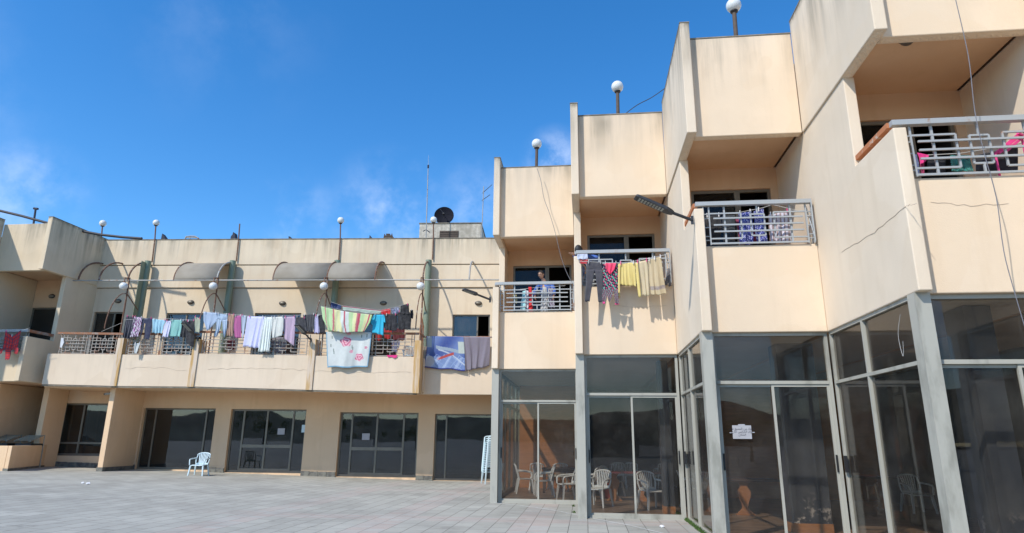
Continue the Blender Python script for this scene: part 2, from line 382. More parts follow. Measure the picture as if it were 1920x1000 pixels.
# ------------------------------------------------------------------ ground
mb = MB()
xs = [-700, -300, -120, -60]+[-40+2*i for i in range(36)]+[60, 120, 300, 700]
ys = [-700, -300, -120, -60, -30]+[-16+2*i for i in range(28)]+[60, 120, 300, 700]
mb.grid(lambda u, v: (xs[round(u*(len(xs)-1))], ys[round(v*(len(ys)-1))], gz(xs[round(u*(len(xs)-1))], ys[round(v*(len(ys)-1))])), len(xs)-1, len(ys)-1)
build(mb, 'ground', 'paving', kind='structure')
mb = MB()
def hillp(u, v):
    a = pi*(1.02+.96*u); r = 260+v*420
    h = (18+16*sin(a*5+1)+9*sin(a*13+2)+4*sin(a*31))*max(0, 1-abs(v-.45)*1.9)+(-3)
    h += 26*max(0, v-.3)*(1+.5*sin(a*3+.5))
    return (cos(a)*r, sin(a)*r, h)
mb.grid(hillp, 120, 14); build(mb, 'hills', 'hill', kind='structure')
# ------------------------------------------------------------------ the building
HB = empty('hotel_building', (0, 18, 0), 'cream plastered two storey building with stepped balconies and glass fronts', 'building')
def part(mb, name, mat, parent=None, label=None, kind=None):
    o = build(mb, name, mat, parent or HB, label=label, kind=kind)
    if mat.startswith('plaster') and len(mb.f) < 40:
        b_ = o.modifiers.new('b', 'BEVEL'); b_.width = .014; b_.segments = 2; b_.limit_method = 'ANGLE'
    return o
def wallgrid(fr, u0, u1, z0, z1, ops, off, th, mb=None):
    """wall slab with rectangular openings (u0,u1,z0,z1), reveals included"""
    mb = mb or MB()
    us = sorted(set([u0, u1]+[x for o in ops for x in o[:2] if u0 < x < u1])); zs = sorted(set([z0, z1]+[x for o in ops for x in o[2:4] if z0 < x < z1]))
    def solid(i, j):
        if i < 0 or j < 0 or i >= len(us)-1 or j >= len(zs)-1: return False
        a, b = (us[i]+us[i+1])/2, (zs[j]+zs[j+1])/2
        return not any(o[0] < a < o[1] and o[2] < b < o[3] for o in ops)
    P = fr.pt; o0, o1 = off, off-th
    for i in range(len(us)-1):
        for j in range(len(zs)-1):
            if not solid(i, j): continue
            a, b, c, d = us[i], us[i+1], zs[j], zs[j+1]
            mb.add([P(a,o0,c),P(b,o0,c),P(b,o0,d),P(a,o0,d)], [(0,1,2,3)]); mb.add([P(a,o1,c),P(b,o1,c),P(b,o1,d),P(a,o1,d)], [(3,2,1,0)])
            if not solid(i-1, j): mb.add([P(a,o1,c),P(a,o0,c),P(a,o0,d),P(a,o1,d)], [(0,1,2,3)])
            if not solid(i+1, j): mb.add([P(b,o0,c),P(b,o1,c),P(b,o1,d),P(b,o0,d)], [(0,1,2,3)])
            if not solid(i, j-1): mb.add([P(a,o1,c),P(b,o1,c),P(b,o0,c),P(a,o0,c)], [(0,1,2,3)])
            if not solid(i, j+1): mb.add([P(a,o0,d),P(b,o0,d),P(b,o1,d),P(a,o1,d)], [(0,1,2,3)])
    return mb
def glazing(name, fr, off, u0, u1, z0, z1, vs=(), hs=(), fw_=.05, dp=.06, fm='alu', gm='glass_dark', skip=(), bars=(), handles=(), label=None):
    """frame mesh + one child pane per field; vs, hs: positions of full mullions/transoms"""
    mb = MB(); e = .002
    mb.fbox(fr, u0, u0+fw_, off-dp, off, z0, z1); mb.fbox(fr, u1-fw_, u1, off-dp, off, z0, z1)
    mb.fbox(fr, u0+fw_, u1-fw_, off-dp, off, z1-fw_, z1); mb.fbox(fr, u0+fw_, u1-fw_, off-dp, off, z0, z0+fw_*1.3)
    for v in vs: mb.fbox(fr, v-fw_/2, v+fw_/2, off-dp, off+e, z0+fw_, z1-fw_)
    for h in hs: mb.fbox(fr, u0+fw_, u1-fw_, off-dp, off+e*2, h-fw_/2, h+fw_/2)
    for (a, b, c, d) in bars: mb.fbox(fr, a, b, off-dp+.01, off+e*3, c, d)
    f = part(mb, name, fm, label=label)
    U = [u0+fw_]+list(vs)+[u1-fw_]; Z = [z0+fw_]+list(hs)+[z1-fw_]
    for i in range(len(U)-1):
        for j in range(len(Z)-1):
            if (i, j) in skip: continue
            P_, oo = fr.pt, off-dp*.6; J = [random.uniform(-.0045, .0045) for _ in range(3)]; J.append(J[1]+J[2]-J[0]); (a_, b_), (c_, d_) = (U[i], U[i+1]), (Z[j], Z[j+1])
            q = [(a_, c_, J[0]), (b_, c_, J[1]), (b_, d_, J[3]), (a_, d_, J[2])]
            part(MB().add([P_(u_, oo+t_-.008, z_) for u_, z_, t_ in q]+[P_(u_, oo+t_, z_) for u_, z_, t_ in q], [(3,2,1,0),(4,5,6,7),(0,1,5,4),(1,2,6,5),(2,3,7,6),(3,0,4,7)]), 'pane', gm, f)
    for (hu, hz) in handles: part(MB().fbox(fr, hu-.015, hu+.015, off-.02, off+.03, hz-.13, hz+.13), 'handle', 'black', f)
    return f
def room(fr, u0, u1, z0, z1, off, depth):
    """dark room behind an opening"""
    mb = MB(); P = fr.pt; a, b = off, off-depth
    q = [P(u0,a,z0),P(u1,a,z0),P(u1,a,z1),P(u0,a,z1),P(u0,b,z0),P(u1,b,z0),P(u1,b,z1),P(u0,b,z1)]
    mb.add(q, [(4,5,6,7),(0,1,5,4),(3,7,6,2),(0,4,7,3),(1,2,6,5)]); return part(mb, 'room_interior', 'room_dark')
ZT, ZB, ZP, ZL, ZR, ZLT = 9.6, 7.22, 9.35, 3.46, 5.04, 5.70
def rail_panel(mb, P, Wd, z0, z1, s=1.0):
    """P(u,o,z)->pt ; scroll railing panel like the photo's"""
    H_ = z1-z0; Z = lambda f: z0+H_*(1-f)
    def hb(a, b, f, t=.026, o=0.0): mb.hexa([P(a,o+.012,Z(f)-t/2),P(b,o+.012,Z(f)-t/2),P(b,o-.012,Z(f)-t/2),P(a,o-.012,Z(f)-t/2),P(a,o+.012,Z(f)+t/2),P(b,o+.012,Z(f)+t/2),P(b,o-.012,Z(f)+t/2),P(a,o-.012,Z(f)+t/2)])
    def vb(u, f0, f1, t=.026, o=0.001): mb.hexa([P(u-t/2,o+.012,Z(f1)),P(u+t/2,o+.012,Z(f1)),P(u+t/2,o-.012,Z(f1)),P(u-t/2,o-.012,Z(f1)),P(u-t/2,o+.012,Z(f0)),P(u+t/2,o+.012,Z(f0)),P(u+t/2,o-.012,Z(f0)),P(u-t/2,o-.012,Z(f0))])
    L = .10
    for a in (.02, Wd-.02-L):
        vb(a, .0, 1); vb(a+L, .0, 1)
        for f in (.2, .32, .55, .78, .88): hb(a+.012, a+L-.012, f, .015)
    a, b = .02+L, Wd-.02-L; w_ = b-a; q = lambda f: a+w_*f
    hb(q(0), q(1), .965, .03)
    for f in (.33, .5, .67): hb(q(.04), q(.96), f, .028, .03)
    hb(q(0), q(.33), .19); vb(q(.33), .19, .84); hb(q(0), q(.33), .84)
    hb(q(.67), q(1), .19); vb(q(.67), .19, .84); hb(q(.67), q(1), .84)
    vb(q(.43), .23, .78); vb(q(.57), .23, .78); hb(q(.43), q(.57), .23); hb(q(.43), q(.57), .78)
    vb(q(.16), .0, .96, .032, -.002); vb(q(.84), .0, .96, .032, -.002); vb(q(.5), .0, .22); vb(q(.5), .79, .96)
for k in range(5):
    X, Y, X2 = XK[k], YK[k], XK[k+1]; Yp = YK[k-1] if k else 26.0
    fr = BF[k]
    # upper storey: projecting side wall, front wall
    mb = MB(); mb.prismX([(Y, ZB), (Yp+.2, ZB), (Yp+.2, ZT), (Y, ZT)], X, X+.18); part(mb, 'upper_side_wall', 'plaster_return')
    mb = MB(); mb.box(X+.18, X2-.001, Y+.2, Y+.38, ZB, ZP); part(mb, 'parapet_wall', 'plaster_bay')
    part(MB().box(X+.18, X2-.002, Y+.19, Y+.39, ZP, ZP+.025), 'coping', 'coping')
    part(MB().box(X-.006, X+.186, Y-.006, Yp+.2, ZT, ZT+.02), 'coping', 'coping')
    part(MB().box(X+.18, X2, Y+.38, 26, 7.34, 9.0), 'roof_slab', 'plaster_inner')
    mb = MB(); rr = random.Random(k); mb.grid(lambda u, v: (X+.03+.13*u+.012*rr.random()*(u > .5), Y+.06+1.19*v, ZB-.004-.018*rr.random()*sin(pi*min(1, max(0, u)))), 5, 44, False, (0, 0, .02)); part(mb, 'rough_soffit', 'plaster_return')
    mb = MB(); mb.grid(lambda u, v: (X+.2+(X2-X-.24)*u, Y+.24+.12*v+.008*rr.random(), ZB-.003-.012*rr.random()*sin(pi*v)), 60, 4, False, (0, 0, .012)); part(mb, 'rough_soffit', 'plaster_bay')
    # lower storey of the balcony level
    mb = MB(); mb.prismX([(Y+.0, ZL), (Yp+.35, ZL), (Yp+2.2 if k else Yp, 4.8), (Yp+2.2 if k else Yp, 7.34), (Yp+.2, 7.34), (Yp+.2, ZB), (Y+1.25, ZB), (Y+1.25, ZLT), (Y, ZLT)], X+.03, X+.2)
    part(mb, 'side_wall', 'plaster_return')
    part(MB().box(X+.2, X2+.028, Y+.2, Y+.36, ZL, ZR), 'balcony_wall', 'plaster_bay')
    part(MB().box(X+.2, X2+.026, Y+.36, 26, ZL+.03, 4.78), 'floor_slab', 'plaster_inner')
    part(MB().box(X+.2, X2+.026, Y+.36, 26, ZL+.012, ZL+.028), 'hall_ceiling', 'hall_ceiling')
    # loggia back wall with sliding window
    D = 2.05; u0, u1 = X+.36, X2-.12
    ops = [(u0, u1, 4.86, 6.86)]
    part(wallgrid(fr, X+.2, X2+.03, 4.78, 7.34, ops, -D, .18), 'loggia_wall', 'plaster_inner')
    um = u0+(u1-u0)*.60
    glazing('sliding_window', fr, -D-.05, u0, u1, 4.86, 6.86, vs=[um], fm='alu_dark', gm='glass_loggia', skip=[(1, 0)], fw_=.06)
    part(MB().fbox(fr, um-.09, um-.03, -D-.12, -D-.03, 4.92, 6.8), 'door_leaf', 'alu_dark')
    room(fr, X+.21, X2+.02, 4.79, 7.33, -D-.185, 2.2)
    # railing
    Pf = lambda u, o, z, Y=Y, X=X: (X+.2+u, Y+.17-o, z)
    Wd = X2-X-.2; mb = MB(); rail_panel(mb, Pf, Wd-.0, ZR+.01, 5.789)
    rl = part(mb, 'balcony_railing', 'rail_silver')
    part(MB().box(X+.08, X2-.02, Y+.10, Y+.19, 5.79, 5.865), 'top_rail', 'rail_silver', rl)
    part(MB().box(X+.05, X+.13, Y+.191, Y+1.5, 5.79, 5.865), 'side_rail', 'orange_rust' if k >= 2 else 'rail_silver', rl)
    if k < 4:   # side return of the railing beside the next wall: zig-zag bars
        mb = MB()
        mb.tube([(X2-.03, Y+.10, 5.79), (X2-.03, Y+.10, 5.06)], .012, 6); mb.tube([(X2-.08, Y+.24, 5.76), (X2-.03, Y+.10, 5.10)], .010, 6); mb.tube([(X2-.03, Y+.10, 5.4), (X2-.03, Y+.26, 5.06)], .010, 6)
        part(mb, 'end_bars', 'rail_silver', rl)
    # glass storey -------------------------------------------------
    zt = 2.60 if k else 2.62; g0 = gz(0, 14)-.02
    py0 = Y+.12
    part(MB().box(X+.03, X+.215, py0, py0+.2, g0-.2, ZL), 'corner_post', 'alu')
    uu1 = X2+.1; um = (X+.215+uu1)/2
    H0 = gz(0, 14)
    f = glazing('glazed_front', fr, -.27, X+.215, X2+.03, H0-.01, ZL-.002, vs=[], hs=[zt], fw_=.055, dp=.08, gm='glass_front', skip=[(0, 0)])
    a, b = X+.27, X2-.025; c = (a+b)/2
    for (p, q, oo) in ((a, c+.025, -.315), (c-.025, b, -.285)):
        mb = MB(); fwd = .042; z0_, z1_ = H0+.06, zt-.03
        mb.fbox(fr, p, p+fwd, oo-.03, oo, z0_, z1_); mb.fbox(fr, q-fwd, q, oo-.03, oo, z0_, z1_)
        mb.fbox(fr, p+fwd, q-fwd, oo-.03, oo, z1_-fwd, z1_); mb.fbox(fr, p+fwd, q-fwd, oo-.03, oo, z0_, z0_+fwd)
        lf = part(mb, 'door_leaf', 'alu', f)
    part(MB().fbox(fr, a+.042, c-.02, -.335, -.328, H0+.1, zt-.07), 'pane', 'glass_front', f)
    part(MB().fbox(fr, c+.02, b-.042, -.305, -.298, H0+.1, zt-.07), 'pane', 'glass_front', f)
    for hu in (a+.02, b-.02): part(MB().fbox(fr, hu-.012, hu+.012, -.29, -.262, 1.15, 1.42), 'handle', 'black', f)
    # side glazing along the step
    fs_ = Fr((X+.06, 0), (0, -1))      # u = -Y, faces -X
    y0, y1 = Y+.32, (Yp+.27 if k else 25.6)
    if k:
        ym = (y0+y1)/2+.1
        glazing('glazed_side', fs_, -.0, -y1, -y0, H0-.01, ZL-.002, vs=[-ym], hs=[zt], fw_=.05, dp=.07, gm='glass_front', handles=[(-y1+.1, 1.28)])
    else:
        glazing('glazed_side', fs_, 0, -y1, -y0, H0-.01, ZL-.002, vs=[-y for y in (24.4, 23.2, 22.0, 20.8, 19.6, 18.4)], hs=[zt], fw_=.09, dp=.09, fm='alu_brown', gm='glass_front')
# ceiling, floor and inner walls of the ground floor hall
mb = MB()
for k in range(5): mb.box(XK[k]+(.13 if k else .16), XK[k+1]+.13-.001, YK[k]+.37, 25.9, .02, .045)
part(mb, 'hall_floor', 'interior_floor')
mb = MB(); mb.box(-2.3, -.15, 22.9, 23.1, .05, ZL); mb.box(-.35, -.15, 23.1, 25.4, .05, ZL); part(mb, 'hall_wall', 'wood_orange')
mb = MB(); mb.box(-.15, 8.6, 24.6, 24.8, .05, ZL); mb.box(8.45, 8.6, 5, 24.6, 0, ZL); part(mb, 'hall_wall', 'hall_grey')
mb = MB(); mb.box(3.4, 8.4, 20.2, 20.4, .05, ZL); part(mb, 'hall_wall', 'wood_orange')
# close the back and far side of the block
mb = MB(); mb.box(-2.3, 8.6, 26.0, 26.2, -.5, 9.3); part(mb, 'rear_wall', 'plaster_bay')
mb = MB(); mb.box(8.45, 8.65, 2.0, 26.0, 3.47, 9.3); part(mb, 'end_wall', 'plaster_bay')
for (x0, x1, y0, y1, mt) in ((1.62, 1.86, 15.3, 15.55, 'column_paint'),):
    pass
def onx(x, y, X): d = ray(x, y); return V((0, 0, CH))+d*(X/d.x)
def column(pxl, pxr, Yc, dpt, mat):
    f = Fr((0, Yc), (1, 0)); a = f.px(pxl, 900)[0]; b = f.px(pxr, 900)[0]
    part(MB().box(a, b, Yc, Yc+dpt, .2, ZL), 'column', mat); part(MB().box(a-.01, b+.01, Yc-.012, Yc+dpt+.01, .045, .2), 'column_base', 'wood_orange')
column(1243, 1263, 15.6, .35, 'column_paint')
column(1478, 1552, 12.9, .5, 'peeling_paint')
column(1862, 1918, 9.35, .5, 'peeling_paint')
column(1338, 1352, 17.5, .35, 'column_paint')

# ------------------------------------------------------------------ long wing
ZW = 9.98
uL = WF.px(172.8, 538)[0]; uR = WF.px(930, 540)[0]+.6
g1 = WF.px(600, 497)[1]; g2 = WF.px(600, 541)[1]; zBf = 4.55
wins = []
for (a, b, t) in ((177, 233, 585), (313, 385, 587), (478, 565, 587), (655, 748, 589), (849, 919, 590)):
    u0, zt = WF.px(a, t); u1, _ = WF.px(b, t); wins.append((u0, u1, zBf, zt))
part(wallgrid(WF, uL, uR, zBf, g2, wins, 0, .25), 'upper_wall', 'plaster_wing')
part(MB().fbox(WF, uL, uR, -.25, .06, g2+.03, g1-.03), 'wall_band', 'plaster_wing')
part(MB().fbox(WF, uL, uR, -.25, -.01, g2, g2+.03), 'groove', 'coping'); part(MB().fbox(WF, uL, uR, -.25, -.01, g1-.03, g1), 'groove', 'coping')
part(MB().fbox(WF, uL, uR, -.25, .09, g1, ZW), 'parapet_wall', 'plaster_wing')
part(MB().fbox(WF, uL, uR, -.27, .11, ZW, ZW+.03), 'coping', 'coping')
part(MB().fbox(WF, uL-4, uR+.8, -9, -.25, 7.9, 9.2), 'roof_slab', 'roof_tar')
for i, (u0, u1, z0, z1) in enumerate(wins):
    um = u0+(u1-u0)*(.66 if i in (0, 4) else .5)
    glazing('window', WF, -.08, u0, u1, z0, z1, vs=[um], fm='alu_dark', gm='glass_dark', skip=[(1, 0)] if i in (0, 4) else [], fw_=.06)
    if i == 4 or i == 0:
        part(MB().grid(lambda u, v: WF.pt(u0+.08+(um-u0-.1)*u, -.22+.02*sin(u*40), z0+.1+(z1-z0-.15)*v), 40, 2, thick=(0, .005, 0)), 'curtain', 'curtain')
    elif i in (1, 2): part(MB().grid(lambda u, v: WF.pt(u0+.08+(u1-u0-.16)*u, -.3+.02*sin(u*60), z0+.1+(z1-z0-.15)*v), 60, 2, thick=(0, .005, 0)), 'curtain', 'curtain')
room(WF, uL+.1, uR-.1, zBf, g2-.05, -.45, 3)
# ground floor of the wing
dz = []
for (a, b, t, kind) in ((110, 203, 756, 'w'), (270, 405, 765, 'd'), (434, 575, 767, 'd'), (638, 785, 773, 'd'), (816, 960, 776, 'd')):
    u0, zt = WF.px(a, t); u1, _ = WF.px(b, t); g = gz(u0, 26)
    z0 = WF.px(150, 855)[1] if kind == 'w' else g+.01
    dz.append((u0, u1, z0, zt))
ub = -21.62
part(wallgrid(WF, ub, uR, -.3, 3.62, dz, 0, .28), 'ground_floor_wall', 'plaster_ground')
for i, (u0, u1, z0, z1) in enumerate(dz):
    w_ = u1-u0; p = WF.px
    if i == 0:
        hz = p(150, 831)[1]
        glazing('window', WF, -.12, u0, u1, z0, z1, vs=[(u0+u1)/2], hs=[hz], fm='alu_dark', gm='glass_dark', fw_=.07)
    elif i == 1:
        glazing('glass_door', WF, -.14, u0, u1, z0, z1, vs=[u0+w_*.155, u0+w_*.86], fm='alu_dark', gm='glass_dark', fw_=.06)
    elif i in (2, 3):
        a, b, c = ((456, 500, 549), (660, 707, 757))[i-2]; A, Bm, C = (p(x, 800, -.14)[0] for x in (a, b, c)); mid = p(b, 837 if i == 2 else 842, -.14)[1]
        glazing('glass_door', WF, -.14, u0, u1, z0, z1, vs=[A, Bm, C], fm='alu_dark', gm='glass_dark', fw_=.07, bars=[(A+.03, C-.03, mid-.06, mid+.06), (A+.03, C-.03, z0+.09, z0+.16)], handles=[(Bm-.1, mid+.25)])
    else:
        glazing('glass_door', WF, -.14, u0, u1, z0, z1, vs=[p(837, 800, -.14)[0]], fm='alu_dark', gm='glass_dark', fw_=.06)
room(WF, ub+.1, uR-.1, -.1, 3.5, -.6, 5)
# plinth stones
segs = [(ub, dz[1][0]), (dz[1][1], dz[2][0]), (dz[2][1], dz[3][0]), (dz[3][1], dz[4][0])]
for a, b in segs:
    mb = MB()
    n_ = max(2, round((b-a)/.32))
    for i in range(n_):
        x0 = a+(b-a)*i/n_; x1 = a+(b-a)*(i+1)/n_; mb.fbox(WF, x0+.006, x1-.006, -.05, .045+.008*random.random(), -.2, gz(x0, 26)+.17+.01*random.random())
    part(mb, 'plinth', 'plinth')
# balcony: slab front, fins, side walls
BO = 2.3
def fx(x, y=700, off=BO): return WF.px(x, y, off)[0]
zb0, zb1 = WF.px(600, 732, BO)[1], WF.px(600, 668, BO)[1]; zr = WF.px(600, 624, BO)[1]
ua, ue = fx(96, 700)-.3, fx(782, 700)
fins = [fx(x) for x in (218, 362, 583)]+[ue]
part(MB().fbox(WF, ua, ue-.02, .02, BO-.15, zb0+.06, zb0+.95), 'balcony_slab', 'plaster_ground')
def zpx(x, y, off=BO): return WF.px(x, y, off)[1]
SEG = [(97, 218, 720.8, 724.3, 663.3, 664.6, 624.3, 626), (218, 362, 724.3, 725.6, 665, 666.4, 625.5, 627), (362, 583, 725.2, 731.6, 663, 667, 622, 624), (583, 782, 731.6, 737.6, 667.3, 669.6, 624.3, 625.5)]
SZ = [(zpx(x0, a), zpx(x1, b), zpx(x0, c), zpx(x1, d), zpx(x0, e), zpx(x1, f)) for x0, x1, a, b, c, d, e, f in SEG]
def hex_uz(mb, u0, u1, o0, o1, za0, za1, zb_0, zb_1):
    P = WF.pt; return mb.hexa([P(u0,o1,za0),P(u1,o1,za1),P(u1,o0,za1),P(u0,o0,za0),P(u0,o1,zb_0),P(u1,o1,zb_1),P(u1,o0,zb_1),P(u0,o0,zb_0)])
eu = [ua]+fins
for i, q in enumerate(SZ):
    part(hex_uz(MB(), eu[i], eu[i+1]-.001, BO-.15, BO, q[0], q[1], q[2], q[3]), 'balcony_wall', 'plaster_balcony')
    part(hex_uz(MB(), eu[i], eu[i+1]-.001, BO-.13, BO-.02, q[0]-.05, q[1]-.05, q[0]-.002, q[1]-.002), 'drip_edge', 'coping')
for i, u in enumerate(fins):
    part(MB().fbox(WF, u-.14, u+.10, BO-.55, BO+.045, SZ[i][1]+.0, SZ[i][3]+.62), 'balcony_fin', 'fin_stain')
BO2 = 1.55
u5, u6 = fx(790, 700, BO2), fx(960, 700, BO2)
z5 = WF.px(860, 740, BO2)[1]; z6 = WF.px(800, 633, BO2)[1]-.35
part(MB().fbox(WF, u5-.3, u6, BO2-.15, BO2, z5, z6), 'balcony_wall', 'plaster_balcony')
part(MB().fbox(WF, ue+.02, u6, .02, BO2-.15, z5+.06, z5+.9), 'balcony_slab', 'plaster_ground')
part(MB().fbox(WF, ue+.1, ue+.16, BO2, BO-.55, zb0+.01, zb1), 'balcony_side_wall', 'plaster_balcony')
mb = MB(); mb.tube([WF.pt(u5, BO2-.06, z6+.38), WF.pt(u6, BO2-.06, z6+.38)], .03); part(mb, 'hand_rail', 'rail_rust')
# wing railings: two scroll panels per bay
edges = [fx(106, 650)]+fins
for i in range(4):
    a, b = edges[i]+(.16 if i else .05), edges[i+1]-.16
    n_ = 2; w_ = (b-a)/n_; q = SZ[i]; mb = MB()
    for j in range(n_): rail_panel(mb, (lambda u, o, z, s_=a+j*w_, a=a, b=b, q=q: WF.pt(s_+u, BO-.09+o, q[2]+(q[3]-q[2])*(s_+u-a)/(b-a)+z)), w_, .01, q[4]-q[2]-.03)
    rl = part(mb, 'balcony_railing', 'rail_rust_grey')
    part(hex_uz(MB(), a-.14, b+.14, BO-.13, BO-.05, q[4]-.035, q[5]-.035, q[4]+.045, q[5]+.045), 'top_rail', 'rail_rust', rl)
# end screen of the balcony (side railing with upright slats)
mb = MB()
for t in range(9):
    o = BO-.1-t*.09; zt = zr+.75-.45*(t/8)**1.2
    mb.bar(WF.pt(ue+.02, o, zb1+.1), WF.pt(ue+.02, o, zt), .03, .03, V((1, 0, 0)))
mb.bar(WF.pt(ue+.02, BO-.05, zr+.02), WF.pt(ue+.02, BO-.9, zr+.02), .05, .06)
mb.tube([WF.pt(ue+.02, BO-.08-.09*t, zr+.78-.45*(t/8)**1.2) for t in range(9)], .022)
part(mb, 'side_screen', 'rail_rust')
# ground floor fins and low wall at the left
u = fx(211.5, 735, 1.9)
part(MB().fbox(WF, u-.1, u+.1, 0, 1.9, -.2, 3.4), 'buttress', 'plaster_ground')
for t in range(6): pass
part(MB().fbox(WF, u-.12, u+.12, .0, 1.93, -.2, gz(u, 25)+.14), 'plinth', 'plinth')
# junction with the glass block
# ------------------------------------------------------------------ left stepped block
XL = [-21.0, -23.3, -25.6]; YL = [22.0, 19.0, 16.0]; zTL, zBL, zPL, zLL, zRL = 10.05, 7.9, 9.86, 3.57, 5.0
for k in range(2):
    X, Y = XL[k], YL[k]; Yp = (25.2 if k == 0 else YL[0]+.2); X2 = XL[k+1]
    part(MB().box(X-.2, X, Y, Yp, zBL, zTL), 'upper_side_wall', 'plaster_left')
    part(MB().box(X-.206, X+.006, Y-.006, Yp, zTL, zTL+.02), 'coping', 'coping')
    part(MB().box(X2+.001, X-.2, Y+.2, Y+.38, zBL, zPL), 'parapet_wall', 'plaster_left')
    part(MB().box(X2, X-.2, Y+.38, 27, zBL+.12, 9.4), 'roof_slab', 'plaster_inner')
    Yq = Yp+(2.4 if k else 0)
    mb = MB(); mb.prismX([(Y, zLL), (Yq, zLL), (Yq, zBL+.12 if k else zBL), (Yp, zBL+.12 if k else zBL), (Yp, zBL), (Y+1.25, zBL), (Y+1.25, 5.25), (Y, 5.25)], X-.22, X-.03)
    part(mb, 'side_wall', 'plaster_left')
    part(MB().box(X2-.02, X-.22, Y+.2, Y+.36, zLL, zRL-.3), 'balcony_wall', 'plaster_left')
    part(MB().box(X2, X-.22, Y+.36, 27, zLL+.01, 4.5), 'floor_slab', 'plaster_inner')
    fl = BF[0].__class__((0, Y), (1, 0)); D = 2.3
    a, b = (fl.px(60, 577, -D)[0], X-.25) if k == 0 else (X2+.3, X-.3)
    zt_ = fl.px(80, 577, -D)[1]
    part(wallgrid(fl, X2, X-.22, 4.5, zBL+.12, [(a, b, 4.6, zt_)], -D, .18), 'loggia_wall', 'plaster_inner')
    glazing('sliding_window', fl, -D-.05, a, b, 4.6, zt_, vs=[a+(b-a)*.62], fm='alu_dark', gm='glass_dark', skip=[(1, 0)], fw_=.06)
    room(fl, X2+.02, X-.23, 4.55, zBL, -D-.19, 1.5)
    mb = MB(); rail_panel(mb, lambda u, o, z, X2=X2, Y=Y: (X2+u, Y+.26-o, z), X-X2-.22, zRL-.3, 5.42)
    rl = part(mb, 'balcony_railing', 'rail_silver')
    part(MB().box(X2, X-.08, Y, Y+.09, 5.42, 5.52), 'top_rail', 'rail_silver', rl)
    part(MB().box(X-.17, X-.08, Y+.09, Y+1.45, 5.42, 5.52), 'side_rail', 'rail_rust', rl)
# ground floor of the left block: recess, pillar and low wall
part(MB().box(-21.62, -21.38, 23.9, 24.93, -.2, 3.57), 'pillar', 'plaster_ground')
part(MB().prism([(-20.25, 21.5), (-21.62, 24.9), (-21.77, 24.9), (-20.4, 21.5)], -.2, 1.24), 'low_wall', 'plaster_ground'); part(MB().box(-25, -20.41, 21.5, 21.65, -.2, 1.24), 'low_wall', 'plaster_ground')
part(MB().box(-26, -21.25, 26.5, 26.7, -.2, 3.57), 'ground_floor_wall', 'plaster_ground')
part(MB().box(-23.2, -22.9, 23.2, 26.5, -.2, 3.57), 'ground_floor_wall', 'plaster_ground')
part(MB().prism([(-20.22, 21.47), (-21.59, 24.9), (-21.72, 24.9), (-20.42, 21.47)], -.2, .47), 'plinth', 'plinth')
c1w = 0
# rooftop stair room behind the wing
HF = Fr((0, 30.5), (1, .065))
a, zt_ = HF.px(787, 420); b, _ = HF.px(902, 420)
sr_ = part(MB().fbox(HF, a, b, -3, 0, 9.0, zt_), 'rooftop_room', 'plaster_roof')
part(MB().fbox(HF, a-.03, b+.03, -3.03, .03, zt_, zt_+.05), 'coping', 'coping', sr_)
v0, vz0 = HF.px(824, 446); v1, vz1 = HF.px(860, 434)
mb = MB()
for i in range(6): zz = vz0-.2+(vz1-vz0+.2)*i/5.5; mb.fbox(HF, v0, v1, 0, .03, zz, zz+.05)
mb.fbox(HF, v0, v1, -.01, .008, vz0-.2, vz1+.03); part(mb, 'louvre_vent', 'louvre', sr_)
# cracks in the plaster
def crack(fr, pts, off, wd=.012, n=6):
    P_ = []
    for (x0, y0), (x1, y1) in zip(pts, pts[1:]):
        for i in range(n): t = i/n; P_.append((x0+(x1-x0)*t, y0+(y1-y0)*t+random.uniform(-2, 2)))
    Q = [fr.P(x, y, off) for x, y in P_]; mb = MB()
    for p, q in zip(Q, Q[1:]): mb.bar(p, q, .006, wd*random.uniform(.25, .7), fr.N)
    part(mb, 'crack', 'crack')
def gX(k): return Fr((XK[k]+.03, 0), (0, -1))
crack(WF, [(390, 693), (470, 690), (560, 694), (640, 697), (710, 698), (778, 697)], BO+.003, .02, 9)
crack(WF, [(235, 690), (300, 690), (360, 696)], BO+.003, .015)
crack(WF, [(800, 700), (860, 702), (918, 699)], BO2+.003, .012)
crack(gX(3), [(1578, 474), (1640, 435), (1700, 385), (1722, 382)], .003, .010, 8)
crack(BF[1], [(1150, 574), (1200, 577), (1262, 574)], -.195, .005, 5)
crack(BF[3], [(1745, 378), (1820, 386), (1905, 380)], -.197, .006, 6)
# ------------------------------------------------------------------ canopy ironwork along the wing
RO = 1.35; zrod = WF.px(600, 525.5, RO)[1]
mb = MB(); mb.tube([WF.pt(fx(128, 523, RO), RO, zrod), WF.pt(fx(937, 527, RO), RO, zrod)], .028)
CA = empty('canopy_frame', WF.pt(-12, RO, 0), 'rusty steel canopy frame of curved ribs and a long pipe along the left wing', 'canopy')
CAp = lambda mb, n_, mt: build(mb, n_, mt, CA)
CAp(mb, 'long_pipe', 'grey_pipe')
zc = g1+.10
def rib(x, mt='rust_pipe', r=.035):
    u = max(fx(x, 523, RO), -20.95); mb = MB()
    mb.tube([WF.pt(u, RO*cos(t), zrod+(zc-.04-zrod)*sin(t)) for t in [pi/2*i/12 for i in range(13)]], r)
    CAp(mb, 'rib', mt); return u
ribx = [135, 186, 240, 326, 407, 512, 613, 703, 793, 880]
ru = {x: rib(x, 'rust_pipe' if x not in (407, 880) else 'grey_pipe') for x in ribx}
for (a, b) in ((326, 407), (512, 613), (613, 703)):
    mb = MB(); mb.grid(lambda u, v: WF.pt(ru[a]+.03+(ru[b]-ru[a]-.06)*u, (RO+.02)*cos(v*pi/2), zrod+.02+(zc-zrod-.10)*sin(v*pi/2)), 2, 14, thick=(0, -.006, .003))
    CAp(mb, 'roof_sheet', 'canopy_sheet')
